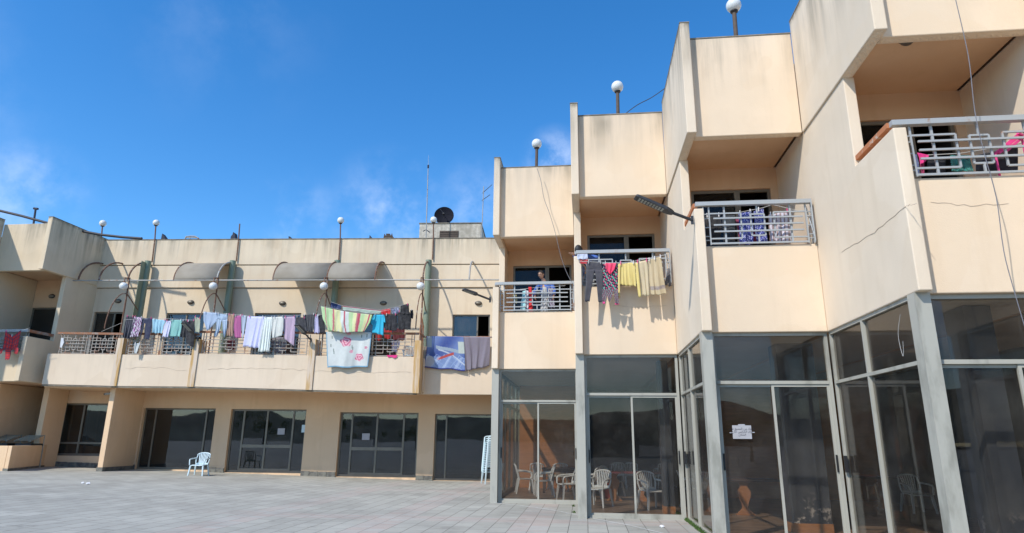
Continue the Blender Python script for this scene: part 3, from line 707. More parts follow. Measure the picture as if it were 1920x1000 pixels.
# steel columns, poles with globes, lower arches
cols = [(277, 240, .33), (438, 407, .33), (635, 613, .33), (807, 793, .33)]
names = ['left of the laundry', 'at the third balcony window', 'behind the green striped sheet', 'beside the end screen']
for i, (cx, pxx, o) in enumerate(cols):
    u = fx(pxx, 540, RO)
    mb = MB(); mb.tube([WF.pt(u+.0, o, zb0+1), WF.pt(u, o, zc)], .13, 14); c_ = CAp(mb, 'steel_column', 'green_steel')
    mb = MB(); mb.fbox(WF, u-.02, u+.0, o+.13, o+.42, zb0+1, zc-.1) if i == 0 else mb.fbox(WF, u-.02, u, .0, o-.13, zb0+1, zc-.1)
    CAp(mb, 'green_plate', 'green_steel')
    mb = MB(); mb.tube([WF.pt(u, RO, zb0+1.0), WF.pt(u, RO, zrod+.12)], .032); CAp(mb, 'pole', 'rust_pipe')
    za = zr+.15; zb_ = WF.px(pxx, 551, RO)[1]
    mb = MB(); mb.tube([WF.pt(u-.02, RO+(BO+.0-RO)*cos(t), za+(zb_-za)*sin(t)) for t in [pi/2*j/10 for j in range(11)]], .022)
    mb.tube([WF.pt(u, RO, zb_), WF.pt(u, o+.1, zb_-.55)], .022); CAp(mb, 'arched_brace', 'rust_pipe')
    # globe hanging in front of the pole
    zg = WF.px(pxx, 538, RO+.14)[1]
    lr = empty('hanging_globe_lamp', WF.pt(u-.05, RO+.22, zg), 'white globe lamp on the rusty pole '+names[i], 'lamp', 'globe lamps on the poles of the wing')
    build(MB().sphere(WF.pt(u-.05, RO+.22, zg), .165, 24), 'globe', 'globe', lr)
    mb = MB(); mb.lathe([(.0, .21), (.05, .2), (.06, .14), (.07, .13)], WF.pt(u-.05, RO+.22, zg), 16)
    mb.tube([WF.pt(u-.05, RO+.22, zg+.19), WF.pt(u-.05, RO+.22, zg+.36), WF.pt(u, RO, zg+.4)], .025); build(mb, 'bracket', 'rust_pipe', lr)
def roof_globe(base, top, rad, r_pole, label, mt='rust_pipe', group='globe lamps standing on the roof edge', kink=None, globe=True):
    base, top = V(base), V(top); lr = empty('globe_lamp', base, label, 'lamp', group)
    pts = [base]+([V(kink)] if kink else [])+[top-V((0, 0, rad*(.85 if globe else 0)))]
    build(MB().tube(pts, r_pole, 10), 'pole', mt, lr)
    if globe:
        build(MB().sphere(top, rad, 28), 'globe', 'globe', lr)
        build(MB().lathe([(0, -rad*1.0), (rad*.5, -rad*1.02), (rad*.52, -rad*.84), (rad*.35, -rad*.8)], top, 18), 'collar', 'dark_grey', lr)
    return lr
for (bx, by, kx, ky, tx, ty, rr, lb) in ((183, 492, 190, 447, 193, 419, .145, 'globe lamp on thin pole at the inner corner of the left wing roof'),
        (285, 492, 290.5, 447, 293, 418, .14, 'globe lamp on rusty pole, second from the left on the wing roof'),
        (635, 490, 638, 446, 639, 413.5, .145, 'globe lamp on the middle of the wing roof, above the green striped sheet'),
        (811, 487, 812.5, 446, 813, 412.5, .145, 'globe lamp in front of the satellite dish')):
    roof_globe(WF.P(bx, by, .15), WF.P(tx, ty, .15), rr, .028, lb, kink=WF.P(kx, ky, .15))
roof_globe(WF.P(443, 490, .15), WF.P(449.5, 420, .15), .1, .028, 'bare rusty lamp pole without a globe on the wing roof', kink=WF.P(447.5, 447, .15), globe=False)
f1 = Fr((0, 17.9), (1, 0)); f2 = Fr((0, 15.0), (1, 0)); f3 = Fr((0, 12.0), (1, 0))
for f_, (bx, by, tx, ty), rr, lb in ((f1, (1005.5, 330, 1006.5, 270), .155, 'globe lamp on the roof above the man on the balcony'),
        (f2, (1159, 225, 1157.5, 163), .155, 'globe lamp on the roof above the floral onesie balcony'),
        (f3, (1381, 80, 1375.5, 11), .155, 'largest globe lamp on the roof at the top of the picture')):
    roof_globe(f_.P(bx, by), f_.P(tx, ty), rr, .045 if rr else 0, lb, mt='louvre')
# ------------------------------------------------------------------ LED street lamp heads on arms
def led_lamp(tip, neck, att, wd, label):
    tip, neck, att = V(tip), V(neck), V(att); o = empty('solar_street_lamp', att, label, 'lamp', 'flat LED lamp heads on arms')
    d = (neck-tip).normalized(); sd_ = d.cross(V((0, 0, 1))).normalized(); n_ = sd_.cross(d)
    mb = MB()
    q = lambda p, w_, h0, h1: [p-sd_*w_/2+n_*h0, p+sd_*w_/2+n_*h0, p+sd_*w_/2+n_*h1, p-sd_*w_/2+n_*h1]
    st = [(0, wd*.9, -.015, .015), (.04, wd, -.02, .02), (.8, wd, -.025, .03), (.93, wd*.6, -.035, .035), (1.0, wd*.3, -.03, .03)]
    L = (neck-tip).length; rows = [q(tip+d*L*t, w_, a, b) for t, w_, a, b in st]; vs = [p for r in rows for p in r]; fs = [(3,2,1,0)]
    for i in range(len(rows)-1):
        for k in range(4): fs.append((4*i+k, 4*i+(k+1) % 4, 4*i+4+(k+1) % 4, 4*i+4+k))
    fs.append(tuple(4*(len(rows)-1)+k for k in range(4))); mb.add(vs, fs); build(mb, 'lamp_head', 'dark_grey', o)
    mb = MB()
    for i in range(9):
        a = tip+d*L*(.1+i*.075); b = a+d*L*.045
        for sdd in (-.2, .2): mb.bar(a+sd_*wd*sdd-n_*.026+d*0, b+sd_*wd*sdd-n_*.026, wd*.3, .006, n_)
    build(mb, 'led_panel', 'alu', o)
    mb = MB(); mb.tube([neck-d*.05, att], .028, 10); mb.bar(att+V((0, 0, .08)), att-V((0, 0, .08)), .05, .02, V((0, 1, 0))); build(mb, 'arm', 'dark_grey', o)
led_lamp(BF[2].P(1191, 369, .25), BF[2].P(1262, 400, .12), BF[2].P(1298, 413, .02), .2, 'dark LED lamp head reaching left from the wall corner beside the blue printed laundry')
led_lamp(BF[0].P(868, 543, .5), BF[0].P(895, 552.5, .3), BF[0].P(919, 562, .02), .2, 'LED lamp head on the cream wall edge beside the grey blanket')
led_lamp(WF.P(343, 605, BO+.7), WF.P(362, 625, BO+.3), WF.P(371, 636, BO+.06), .26, 'LED lamp head in front of the black jacket on the wing balcony')
led_lamp(WF.P(556, 609, BO+.7), WF.P(573, 627, BO+.3), WF.P(583, 638, BO+.06), .26, 'LED lamp head in front of the charcoal hoodie on the wing balcony')
# ------------------------------------------------------------------ bulkhead lamps
def bulk(fr, x, y, off, label):
    p = fr.P(x, y, off); o = empty('wall_lamp', p, label, 'lamp', 'oval wall lamps')
    mb = MB(); mb.lathe([(0, .0), (.14, .0), (.15, .03), (.13, .06), (.115, .062)], (0, 0, 0), 20, fr.N)
    mb.v = [V((q.x, q.y, q.z*.62))+p for q in mb.v]; build(mb, 'rim', 'dark_grey', o)
    mb = MB(); mb.lathe([(.115, .055), (.1, .085), (.05, .1), (0, .104)], (0, 0, 0), 20, fr.N); mb.v = [V((q.x, q.y, q.z*.62))+p for q in mb.v]; build(mb, 'lens', 'alu_dark', o)
for x, y, lb in ((222, 565, 'oval wall lamp left of the first green column'), (358, 567, 'oval wall lamp between the first two green columns'), (530, 569, 'oval wall lamp over the window behind the white sheets'),
        (719, 569, 'oval wall lamp above the black shirts'), (897, 569, 'oval wall lamp over the window above the grey blanket')): bulk(WF, x, y, 0, lb)
bulk(Fr((0, 22.0), (1, 0)), 98, 556, -2.3, 'oval wall lamp inside the recessed balcony at the far left')
p = onz(1700, 72, 7.34); p.z = 7.34
o = empty('ceiling_lamp', p, 'round ceiling lamp under the nearest balcony soffit', 'lamp'); build(MB().lathe([(.10, 0), (.10, -.03), (.085, -.07), (.05, -.1), (0, -.11)], p, 20), 'shade', 'alu_brown', o); build(MB().lathe([(.115, 0), (.115, -.02), (.1, -.022)], p, 20), 'rim', 'dark_grey', o)
# security camera and pipe ends low on the wing
p = WF.P(201, 738, 1.7); o = empty('security_camera', p, 'small round security camera under the balcony beside the buttress', 'camera')
build(MB().tube([p+V((.16, 0, 0)), p+V((-.02, -.1, -.03))], .05, 14), 'housing', 'alu', o); build(MB().tube([p+V((-.02, -.1, -.03)), p+V((-.03, -.12, -.035))], .035, 12), 'camera_lens', 'black', o)
def pipe_end(p, lb):
    p = V(p); mb = MB(); mb.tube([p+V((.05, .1, .3)), p+V((0, 0, .1)), p+V((.02, -.1, .03)), p+V((.12, -.14, .02)), p+V((.16, -.05, .1))], .022)
    build(mb, 'water_pipe', 'rust_pipe', None, lb, 'pipe')
pipe_end(onz(92, 876, .32)+V((0, -.05, .1)), 'bent rusty pipe end low in the inner corner of the left block')
pipe_end(onz(182, 886, .28), 'coiled pipe end at the foot of the buttress beside the window')
# ------------------------------------------------------------------ roof clutter
HR = Fr((0, 29.3), (1, .065))
p0 = HR.P(799, 450); p1 = HR.P(803.5, 291)
o = empty('antenna_mast', p0, 'tall thin whip antenna mast beside the satellite dish', 'antenna')
pm = p0.lerp(p1, .86); build(MB().tube([p0-V((0, 0, .6)), pm], .028, 8, r1=.02), 'mast', 'grey_pipe', o); build(MB().tube([pm, p1], .010, 6, r1=.004), 'whip', 'cable_white', o); build(MB().tube([pm-V((0, 0, .08)), pm+V((0, 0, .08))], .045, 8), 'joint', 'junk_dark', o)
build(MB().tube([HR.P(793, 434), HR.P(799, 431), HR.P(806, 436)], .025, 6), 'clamp', 'dark_grey', o)
p0 = HR.P(902.5, 448); p1 = HR.P(907, 350); o = empty('tv_antenna', p0, 'small aerial with tilted booms right of the stair room', 'antenna')
build(MB().tube([p0-V((0, 0, .4)), p1], .02, 8), 'mast', 'grey_pipe', o)
for (a, b, n_) in (((905, 362), (922, 347), 9), ((904, 376), (918, 366), 6)):
    A, B = HR.P(*a), HR.P(*b); mb = MB(); mb.tube([A, B], .014, 6)
    for i in range(n_): q = A.lerp(B, i/(n_-1)); l = .32-.018*i; mb.tube([q+V((-.25*l, l, .25*l)), q+V((.25*l, -l, -.25*l))], .008, 5)
    build(mb, 'boom', 'dark_grey', o)
pc = HF.P(833, 407, -1.0); o = empty('satellite_dish', pc, 'large dark satellite dish on the rooftop stair room', 'satellite dish')
ax = V((.12, -1, .18)).normalized(); rd = .50
pr = [(0, 0)]+[(rd*t, .16*t*t) for t in (.2, .4, .6, .8, .95, 1.0)]+[(rd*1.0, .17*1.0+.02), (rd*.95, .16*.9+.0)]
build(MB().lathe([(r, z) for r, z in pr[:7]]+[(rd*1.02, .17), (rd*1.02, .13), (rd*.8, .07), (0, -.03)], pc, 36, ax), 'reflector', 'dish_grey', o)
mb = MB(); fc = pc+ax*.5+V((0, 0, -.06))
for a in (0, 2.1, 4.2): mb.tube([pc+ax*.14+V((cos(a)*rd*.9, 0, sin(a)*rd*.9)), fc], .012, 6)
mb.tube([fc, fc-ax*.15], .05, 10); build(mb, 'feed_arm', 'black', o); build(MB().tube([pc, pc+V((0, .15, -.2)), pc+V((0, .15, -.75))], .05), 'stand', 'dark_grey', o)
def clutter(pts, off, name, label, cat, mat, th=.25):
    P_ = [WF.P(x, y, off) for x, y in pts]; mb = MB(); n_ = len(P_); B_ = [p-WF.N*th for p in P_]
    mb.add(P_+B_, [tuple(range(n_))[::-1], tuple(range(n_, 2*n_))]+[(i, (i+1) % n_, n_+(i+1) % n_, n_+i) for i in range(n_)]); build(mb, name, mat, None, label, cat)
clutter([(301, 452), (304, 438), (309, 445), (314, 452)], -.3, 'folded_tarp', 'pointed dark blue tarp on the wing roof beside a lamp', 'tarp', 'junk_dark')
clutter([(431, 452), (433, 443), (436, 440), (437, 435), (440, 437), (441, 445), (441, 452)], -.3, 'water_jug', 'black jug silhouette on the wing roof near the bare pole', 'jug', 'junk_dark')
clutter([(541, 450), (541, 443), (544, 444), (547, 450)], -.3, 'scrap_piece', 'small dark scrap on the middle of the wing roof', 'scrap', 'junk_dark')
clutter([(692, 450), (693, 441), (695, 443), (698, 450)], -.3, 'broken_bottle', 'small dark bottle on the wing roof left of the crate', 'bottle', 'junk_dark')
mb = MB()
for (x0, x1, y0, y1) in ((719, 737, 444, 450), (720, 736, 441.5, 443.5), (720, 722, 439, 449), (733.5, 735.5, 438.5, 449), (724, 731, 438.5, 440.5)):
    A, B = WF.px(x0, y1, -.3), WF.px(x1, y0, -.3); mb.fbox(WF, A[0], B[0], -.3-.3*random.random(), -.28, A[1], B[1])
build(mb, 'wooden_crate', 'louvre', None, 'dark wooden crate on the wing roof left of the satellite dish', 'crate')
mb = MB(); fq = lambda x, y: WF.P(x, y, -.3)
mb.tube([fq(347, 449), fq(349, 444), fq(357, 443), (fq(366, 443.5)), fq(373, 448)], .03, 6); mb.tube([fq(350, 446), fq(371, 446)], .025, 6); mb.tube([fq(356, 443), fq(356, 449)], .02, 6)
build(mb, 'bent_frame', 'rail_rust_grey', None, 'low bent metal frame on the wing roof', 'frame')
FL = Fr((0, 23.6), (1, 0))
mb = MB(); mb.tube([FL.P(x, y) for x, y in ((-60, 384), (0, 395.5), (40, 405), (82, 416.5), (120, 426), (150, 433), (190, 440.5), (230, 445), (266, 447.5))], .055, 8)
build(mb, 'water_hose', 'cable_dark', None, 'thick black water hose sagging along the left roof', 'hose')
o = empty('standpipe', FL.P(63, 420), 'dark standpipe with a cap on the far left roof', 'pipe'); build(MB().tube([FL.P(62, 426), FL.P(67, 391)], .04), 'pipe', 'junk_dark', o); build(MB().tube([FL.P(63.5, 391), FL.P(71, 392)], .05), 'pipe_cap', 'junk_dark', o)
# ------------------------------------------------------------------ cables
def cable(fr, off, pts, r, mat, label):
    P_ = [fr.P(x, y, off) for x, y in pts]; Q = []
    for i in range(len(P_)-1):
        a, b = P_[i], P_[i+1]; pa, nb = P_[max(0, i-1)], P_[min(len(P_)-1, i+2)]
        for j in range(4):
            t = j/4; Q.append(.5*((2*a)+(b-pa)*t+(2*pa-5*a+4*b-nb)*t*t+(3*a-pa-3*b+nb)*t*t*t))
    Q.append(P_[-1]); build(MB().tube(Q, r, 6), 'cable', mat, None, label, 'cable')
cable(BF[0], .06, [(1007, 316), (1014, 338), (1020, 372), (1031, 402), (1041, 436), (1052, 482), (1062, 510), (1070, 526)], .007, 'cable_grey', 'grey cable hanging from the roof down to the balcony with the man')
cable(BF[3], .12, [(1790, -8), (1806, 60), (1818, 120), (1828, 210), (1846, 290), (1868, 370), (1882, 470), (1900, 540), (1925, 625)], .0055, 'cable_grey', 'long grey cable crossing the nearest balcony from the roof')
cable(BF[1], -.6, [(1172, 214), (1195, 197), (1222, 183), (1248, 165)], .010, 'cable_dark', 'dark cable strung between the roofs beside a globe lamp')
cable(gX(3), .012, [(1688, 590), (1684, 625), (1689, 655), (1694, 668), (1693, 640)], .0028, 'cable_white', 'short white cord hanging on the glazed side wall')
P_ = [onz(x, y, gz(0, 14)+.012) for x, y in ((926, 943), (975, 948), (1040, 957), (1110, 972), (1180, 985), (1260, 1004))]
build(MB().tube(P_, .0045, 5), 'string', 'cable_white', None, 'thin white string lying across the paving', 'string')
# ------------------------------------------------------------------ laundry
def interp(pl, t):
    if len(pl) == 1: return pl[0]
    L = [0]
    for a, b in zip(pl, pl[1:]): L.append(L[-1]+math.hypot(b[0]-a[0], b[1]-a[1])+1e-6)
    s = t*L[-1]
    for i in range(len(pl)-1):
        if s <= L[i+1] or i == len(pl)-2:
            k = (s-L[i])/(L[i+1]-L[i]); return (pl[i][0]+(pl[i+1][0]-pl[i][0])*k, pl[i][1]+(pl[i+1][1]-pl[i][1])*k)
def Z(ox, oy, s): return lambda pl: [(ox+x/s, oy+y/s) for x, y in pl]
def jit(c, a=.06):
    return lambda u, v: tuple(max(0, x*(1+a*(random.random()-.5))) for x in c)
def cloth(name, label, cat, fr, off, z, strips, col, folds=4, amp=.035, group='laundry hung out on the balconies', nv=16, nu=None, sag=0, pegs=0):
    if not callable(col): col = jit(col)
    ph = random.random()*6; p2 = random.random()*6; mb = MB()
    for si, st in enumerate(strips):
        L, R = z(st[0]), z(st[1]); fo = folds if len(st) < 3 else st[2]
        def P(u, v):
            a, b = interp(L, v), interp(R, v); x = a[0]+(b[0]-a[0])*u; y = a[1]+(b[1]-a[1])*u + sag*4*u*(1-u)
            e = .25+.75*v; uw = u+.16*sin(3.1*u+ph)+.05*sin(2.3*v+p2+5*u)
            d = amp*.62*(sin(2*pi*fo*.62*uw+ph+v*1.6*sin(ph))*.8+.30*sin(2*pi*fo*1.37*uw+p2+v*2.6)*(.4+.6*sin(p2+3*v+4*u)**2)+.45*sin(v*5+p2+u*3))*e
            return fr.P(x, y+.5*sin(2*pi*fo*.62*uw+ph)*v+.5*sin(9*u+p2)*v, off+d+(.02*si))
        mb.grid(P, nu or max(10, int(fo*9)), nv, True, -fr.N*.010, col)
    o = build(mb, name, 'cloth_print', None, label, cat, group)
    if pegs:
        L, R = z(strips[0][0]), z(strips[-1][1] if len(strips) < 3 else strips[0][1])
        for i in range(pegs):
            t = (i+.15)/(pegs-.7) if pegs > 1 else .5; t = min(t, 1); x = L[0][0]+(R[0][0]-L[0][0])*t; y = L[0][1]+(R[0][1]-L[0][1])*t; p = fr.P(x, y, off+.03)
            build(MB().bar(p-V((0, 0, .035)), p+V((0, 0, .05)), .014, .02, fr.N), 'clothes_peg', random.choice(['paper', 'paper', 'pink', 'cable_white']), o)
    return o
z1, z2, z3 = Z(200, 560, 7.145), Z(380, 560, 7.145), Z(560, 550, 6.667)
OF = BO+.12
def mix3(a, b, t): return tuple(x+(y-x)*t for x, y in zip(a, b))
def leopard(u, v):
    r = random.random(); return (.05, .03, .06) if r < .45 else ((.75, .7, .75) if r < .75 else (.45, .2, .4))
C_ = [
 ('trousers', 'dark charcoal trousers, leftmost on the wing balcony line', 'trousers', z1, [([(265,235),(245,330),(215,520)],[(315,240),(300,350),(262,540)]),([(310,240),(290,350),(255,520)],[(365,240),(350,400),(300,548)])], (.035,.035,.05), 2),
 ('leggings', 'patterned pink, black and white leggings on the wing line', 'leggings', z1, [([(370,240),(345,350),(312,515)],[(425,250),(410,380),(368,520)]),([(420,250),(395,380),(368,505)],[(476,255),(455,400),(420,520)])], leopard, 1),
 ('sports_shirt', 'navy sports shirt with small white marks beside patterned leggings', 'shirt', z1, [([(475,260),(470,330),(440,545)],[(545,265),(505,330),(480,440)]),([(480,262),(520,350),(505,540)],[(612,265),(600,400),(562,555)])], (.02,.025,.06), 2),
 ('shirt', 'light blue shirt beside a lavender cloth on the wing line', 'shirt', z1, [([(612,275),(615,380),(612,460)],[(800,290),(765,360),(737,468)])], (.30,.52,.62), 4),
 ('small_cloth', 'lavender white cloth between blue and teal shirts', 'cloth', z1, [([(800,298),(765,380),(745,515)],[(865,300),(850,400),(820,520)])], (.56,.56,.70), 3),
 ('shirt', 'teal green shirt on the wing line left of black clothes', 'shirt', z1, [([(868,285),(850,400),(828,508)],[(1010,290),(1000,400),(975,508)])], (.22,.47,.42), 3),
 ('hoodie', 'black hoodie hung beside the teal shirt', 'hoodie', z1, [([(1015,295),(1005,400),(985,520)],[(1095,300),(1085,400),(1060,520)])], (.018,.018,.02), 2),
 ('jacket', 'long black jacket behind the left LED lamp head', 'jacket', z1, [([(1085,300),(1060,450),(1065,600)],[(1178,290),(1175,450),(1165,655)])], (.015,.015,.018), 2),
 ('towel', 'pale olive towel hung at the fin beside denim shirt', 'towel', z1, [([(1180,240),(1180,340),(1185,450)],[(1255,270),(1250,360),(1240,460)])], (.40,.42,.30), 1),
 ('rag', 'small grey rag hung through the rusty railing', 'rag', z1, [([(375,600),(368,670),(365,735)],[(450,600),(425,660),(400,735)])], (.50,.52,.50), 2),
 ('shirt', 'pale blue denim shirt at the left of the third line', 'shirt', z2, [([(10,180),(12,300),(60,430)],[(195,195),(190,300),(105,400)])], (.36,.44,.56), 3),
 ('jeans', 'pale blue jeans with both legs hanging over the rusty rail', 'jeans', z2, [([(190,200),(188,240),(185,280)],[(335,215),(333,250),(330,290)]),([(185,270),(180,400),(150,510)],[(255,290),(230,400),(195,505)]),([(262,290),(270,400),(282,515)],[(330,280),(320,400),(300,515)])], (.36,.45,.56), 2),
 ('vest_top', 'tan vest top beside the pale jeans', 'top', z2, [([(345,210),(322,330),(325,500)],[(425,215),(408,350),(410,510)])], (.38,.23,.16), 3),
 ('scarf', 'magenta scarf hanging on the wing line', 'scarf', z2, [([(430,235),(415,380),(430,525)],[(515,225),(515,380),(515,530)])], (.42,.10,.25), 3),
 ('shirt', 'grey blue shirt partly behind the lavender sheet', 'shirt', z2, [([(520,220),(522,330),(530,560)],[(588,235),(575,330),(562,430)])], (.38,.44,.52), 2),
 ('bed_sheet', 'lavender bed sheet folded over the wing line', 'sheet', z2, [([(600,240),(568,460),(538,640)],[(830,245),(790,460),(752,668)])], (.58,.58,.80), 4),
 ('towel', 'white pleated towel beside the lavender sheet', 'towel', z2, [([(828,250),(785,480),(740,715)],[(938,250),(915,450),(888,708)])], (.70,.74,.68), 5),
 ('blouse', 'off white blouse between the pleated towel and mauve top', 'blouse', z2, [([(942,250),(925,400),(925,540)],[(1085,240),(1080,400),(1060,500)])], (.62,.62,.56), 4),
 ('top', 'mauve top with lacy hem on the third line', 'top', z2, [([(1090,245),(1085,400),(1100,545)],[(1245,240),(1238,400),(1225,640)])], (.46,.34,.44), 4),
 ('hoodie', 'charcoal hoodie behind the middle LED lamp head', 'hoodie', z2, [([(1250,240),(1252,330),(1300,420)],[(1375,260),(1385,340),(1400,440)])], (.035,.035,.04), 3),
 ('trousers', 'dark grey trousers beside the rusty arch', 'trousers', z3, [([(55,270),(60,400),(90,480)],[(205,260),(190,380),(180,490)])], (.05,.05,.055), 4),
 ('vest_top', 'pale lavender vest right of the rusty arch', 'top', z3, [([(207,280),(192,400),(190,500)],[(243,280),(255,400),(262,500)])], (.45,.42,.58), 2),
 ('skirt', 'black skirt left of the green striped sheet', 'skirt', z3, [([(245,275),(250,400),(262,500)],[(305,270),(325,400),(332,500)])], (.015,.015,.02), 2),
]
for (nm, lb, ct, zz, st, col, fo) in C_: cloth(nm, lb, ct, WF, OF+random.uniform(-.03, .05), zz, st, col, fo, pegs=2)
def duvet(u, v):
    g, y, r, w_ = (.42, .60, .27), (.66, .64, .30), (.45, .03, .07), (.62, .66, .60)
    u = u+.12*(v**3)*(1 if u < .3 else -.3)
    for a, b, c in ((0, .07, g), (.07, .09, r), (.09, .22, g), (.22, .26, r), (.26, .38, y), (.38, .44, w_), (.44, .47, r), (.47, .55, w_), (.55, .63, g), (.63, .70, y), (.70, .78, r), (.78, .86, g), (.86, .93, y), (.93, .96, r)):
        if a <= u < b: return mix3(c, w_, .12+.1*sin(u*90))
    return g
cloth('striped_duvet', 'green, yellow and red striped duvet slung over the line', 'duvet', WF, OF+.25, z3, [([(280,165),(300,320),(372,472)],[(920,270),(890,370),(820,480)])], duvet, 9, .045, nu=96, nv=22, sag=2)
cloth('shorts', 'small navy shorts on the upper back line', 'shorts', WF, 1.2, z3, [([(402,115),(400,150),(402,188)],[(530,150),(530,180),(530,212)])], (.03,.05,.14), 3)
def border(u, v): return (.30, .05, .08) if v < .25 else ((.12, .28, .18) if (int(u*60)+int(v*8)) % 2 and .35 < v < .85 else (.52, .55, .48))
cloth('long_towel', 'long towel with burgundy edge and green pattern on back line', 'towel', WF, 1.4, z3, [([(545,158),(550,185),(555,210)],[(1040,212),(1030,240),(1012,268)])], border, 3, .02, nu=90, nv=12)
cloth('towel', 'red towel on the back line beside the black shirts', 'towel', WF, 1.4, z3, [([(1045,205),(1025,235),(1040,266)],[(1145,195),(1148,225),(1145,258)])], (.60,.02,.02), 3)
cloth('lace_top', 'dark blue lace top above the black shirts', 'top', WF, 1.4, z3, [([(1155,190),(1160,220),(1180,262)],[(1250,170),(1255,220),(1250,256)])], lambda u, v: (.45,.48,.6) if random.random() < .25 else (.04,.05,.12), 2)
cloth('t_shirt', 'bright turquoise t-shirt right of the striped duvet', 't-shirt', WF, OF+.1, z3, [([(940,268),(925,400),(920,492)],[(1062,270),(1062,400),(1060,528)]), ([(940,268),(915,320),(893,372)],[(965,275),(940,350),(925,405)],1), ([(1045,270),(1058,320),(1062,360)],[(1066,270),(1080,320),(1082,372)],1)], (.02,.40,.58), 3, pegs=2)
cloth('shirt', 'black shirt between turquoise t-shirt and black hoodie', 'shirt', WF, OF+.1, z3, [([(1080,268),(1076,400),(1080,465)],[(1228,265),(1232,400),(1225,470)])], (.014,.014,.018), 4, pegs=2)
cloth('hoodie', 'large black hoodie hung at the right end of the line', 'hoodie', WF, OF+.15, z3, [([(1240,240),(1236,350),(1250,455)],[(1390,235),(1408,330),(1398,450)]), ([(1275,155),(1275,200),(1270,260)],[(1376,128),(1380,200),(1385,260)])], (.012,.012,.014), 3, pegs=2)
cloth('glove', 'single black glove pegged right of the black hoodie', 'glove', WF, OF, z3, [([(1395,212),(1395,270),(1405,318)],[(1430,210),(1436,270),(1430,316)])], (.012,.012,.014), 1, pegs=1)
cloth('trousers', 'dark red trousers hanging behind the railing', 'trousers', WF, 1.7, z3, [([(970,440),(965,500),(960,590)],[(1050,440),(1040,500),(1035,590)]), ([(1065,440),(1070,500),(1075,570)],[(1170,440),(1165,500),(1150,575)])], (.42,.02,.02), 2)
cloth('dress', 'dark maroon dress behind the railing, right of red trousers', 'dress', WF, 1.7, z3, [([(1175,440),(1175,500),(1180,590)],[(1325,440),(1325,500),(1330,590)])], (.10,.01,.015), 3)
cloth('small_towel', 'small pale pink towel behind the scroll railing', 'towel', WF, 1.9, z3, [([(1165,595),(1165,650),(1165,735)],[(1268,595),(1262,650),(1230,735)])], (.62,.52,.60), 2)
cloth('rag', 'bright pink rag on the balcony edge', 'rag', WF, BO+.03, z3, [([(1098,774),(1108,788),(1118,800)],[(1238,774),(1232,795),(1225,810)])], (.70,.03,.20), 2, .01)
cloth('knit_top', 'crimson knit hanging low behind the third railing', 'top', WF, 1.7, z2, [([(330,560),(330,640),(345,690)],[(430,560),(430,640),(420,690)])], (.18,.02,.02), 2)
cloth('skirt', 'slate grey skirt behind the third railing', 'skirt', WF, 1.8, z2, [([(940,520),(920,600),(960,730)],[(1100,520),(1120,600),(1080,735)])], (.25,.24,.27), 4)
def rose(u, v):
    base = mix3((.54, .57, .54), (.62, .64, .60), .5+.5*sin(u*9))
    if u < .025 or u > .975 or v > .965: return (.20, .38, .50)
    for (a, b, r) in ((.44, .27, .155), (.765, .72, .125), (.57, .545, .055), (.90, .44, .045), (.50, .02, .07)):
        dx, dy = (u-a)*1.28, v-b; d = math.hypot(dx, dy*1.15); an = math.atan2(dy, dx); rr = r*(1+.12*sin(an*5+a*9))
        if d < rr:
            pet = sin(d/r*11+sin(an*3)*1.6+an*1.0); return (.50, .10, .18) if pet > .45 else ((.68, .26, .34) if pet > -.3 else (.72, .42, .46))
    for (a, b) in ((.13, .15), (.10, .38), (.16, .52), (.17, .58), (.58, .42), (.60, .46), (.78, .12), (.90, .10)):
        if abs(u-a) < .012+.02*abs(v-b) and abs(v-b) < .045: return (.24, .28, .25)
    return base
cloth('rose_blanket', 'pale blue blanket with pink roses hung over the rusty railing', 'blanket', WF, BO+.14, z3, [([(342,485),(350,700),(360,930)],[(915,488),(893,700),(865,925)])], rose, 3.5, .05, nu=120, nv=90)
zb = Z(780, 610, 10)
def blue(u, v):
    if v > .965 or u < .015: return (.02, .03, .20)
    s_ = sin(u*7+v*5)*.5+.5; c = mix3((.035, .07, .26), (.14, .21, .42), s_)
    if v > .62: c = mix3(c, (.20, .29, .50), .6)
    if v > .55 and (abs(sin(u*16+v*9)) < .10 or abs(sin(u*11-v*17)) < .10): c = (.32, .42, .60)
    if (u-.1)**2+(v-.8)**2*.6 < .02: c = (.40, .40, .42)
    w1 = abs(v-(.33+.5*(u-.25)**2+.22*u)); 
    if w1 < .022 and u > .3: c = (.42, .47, .55)
    if abs(v-(.28+.2*u)) < .05 and .25 < u < .85: c = (.27, .34, .42)
    dd = abs((v-.60)+(u-.52)*.42)
    if dd < .04 and .30 < u < .72: c = (.42, .06, .05)
    if u < .14 and v < .35: c = (.33, .40, .42)
    if u > .84 and .15 < v < .5: c = (.45, .50, .45)
    if v > .6 and (int(u*14+v*6) % 4 == 0): c = mix3(c, (.45, .55, .7), .4)
    return c
cloth('blue_blanket', 'blue printed blanket with pale sweeps hung over the wall', 'blanket', WF, BO2+.12, zb, [([(200,205),(195,500),(140,795)],[(890,215),(912,500),(920,855)])], blue, 2.5, .03, nu=90, nv=70)
cloth('grey_blanket', 'plain grey purple blanket beside the blue printed one', 'blanket', WF, BO2+.13, zb, [([(890,215),(918,500),(930,858)],[(1392,220),(1390,500),(1375,765)])], (.19,.165,.20), 6, .06, nu=60, nv=24)
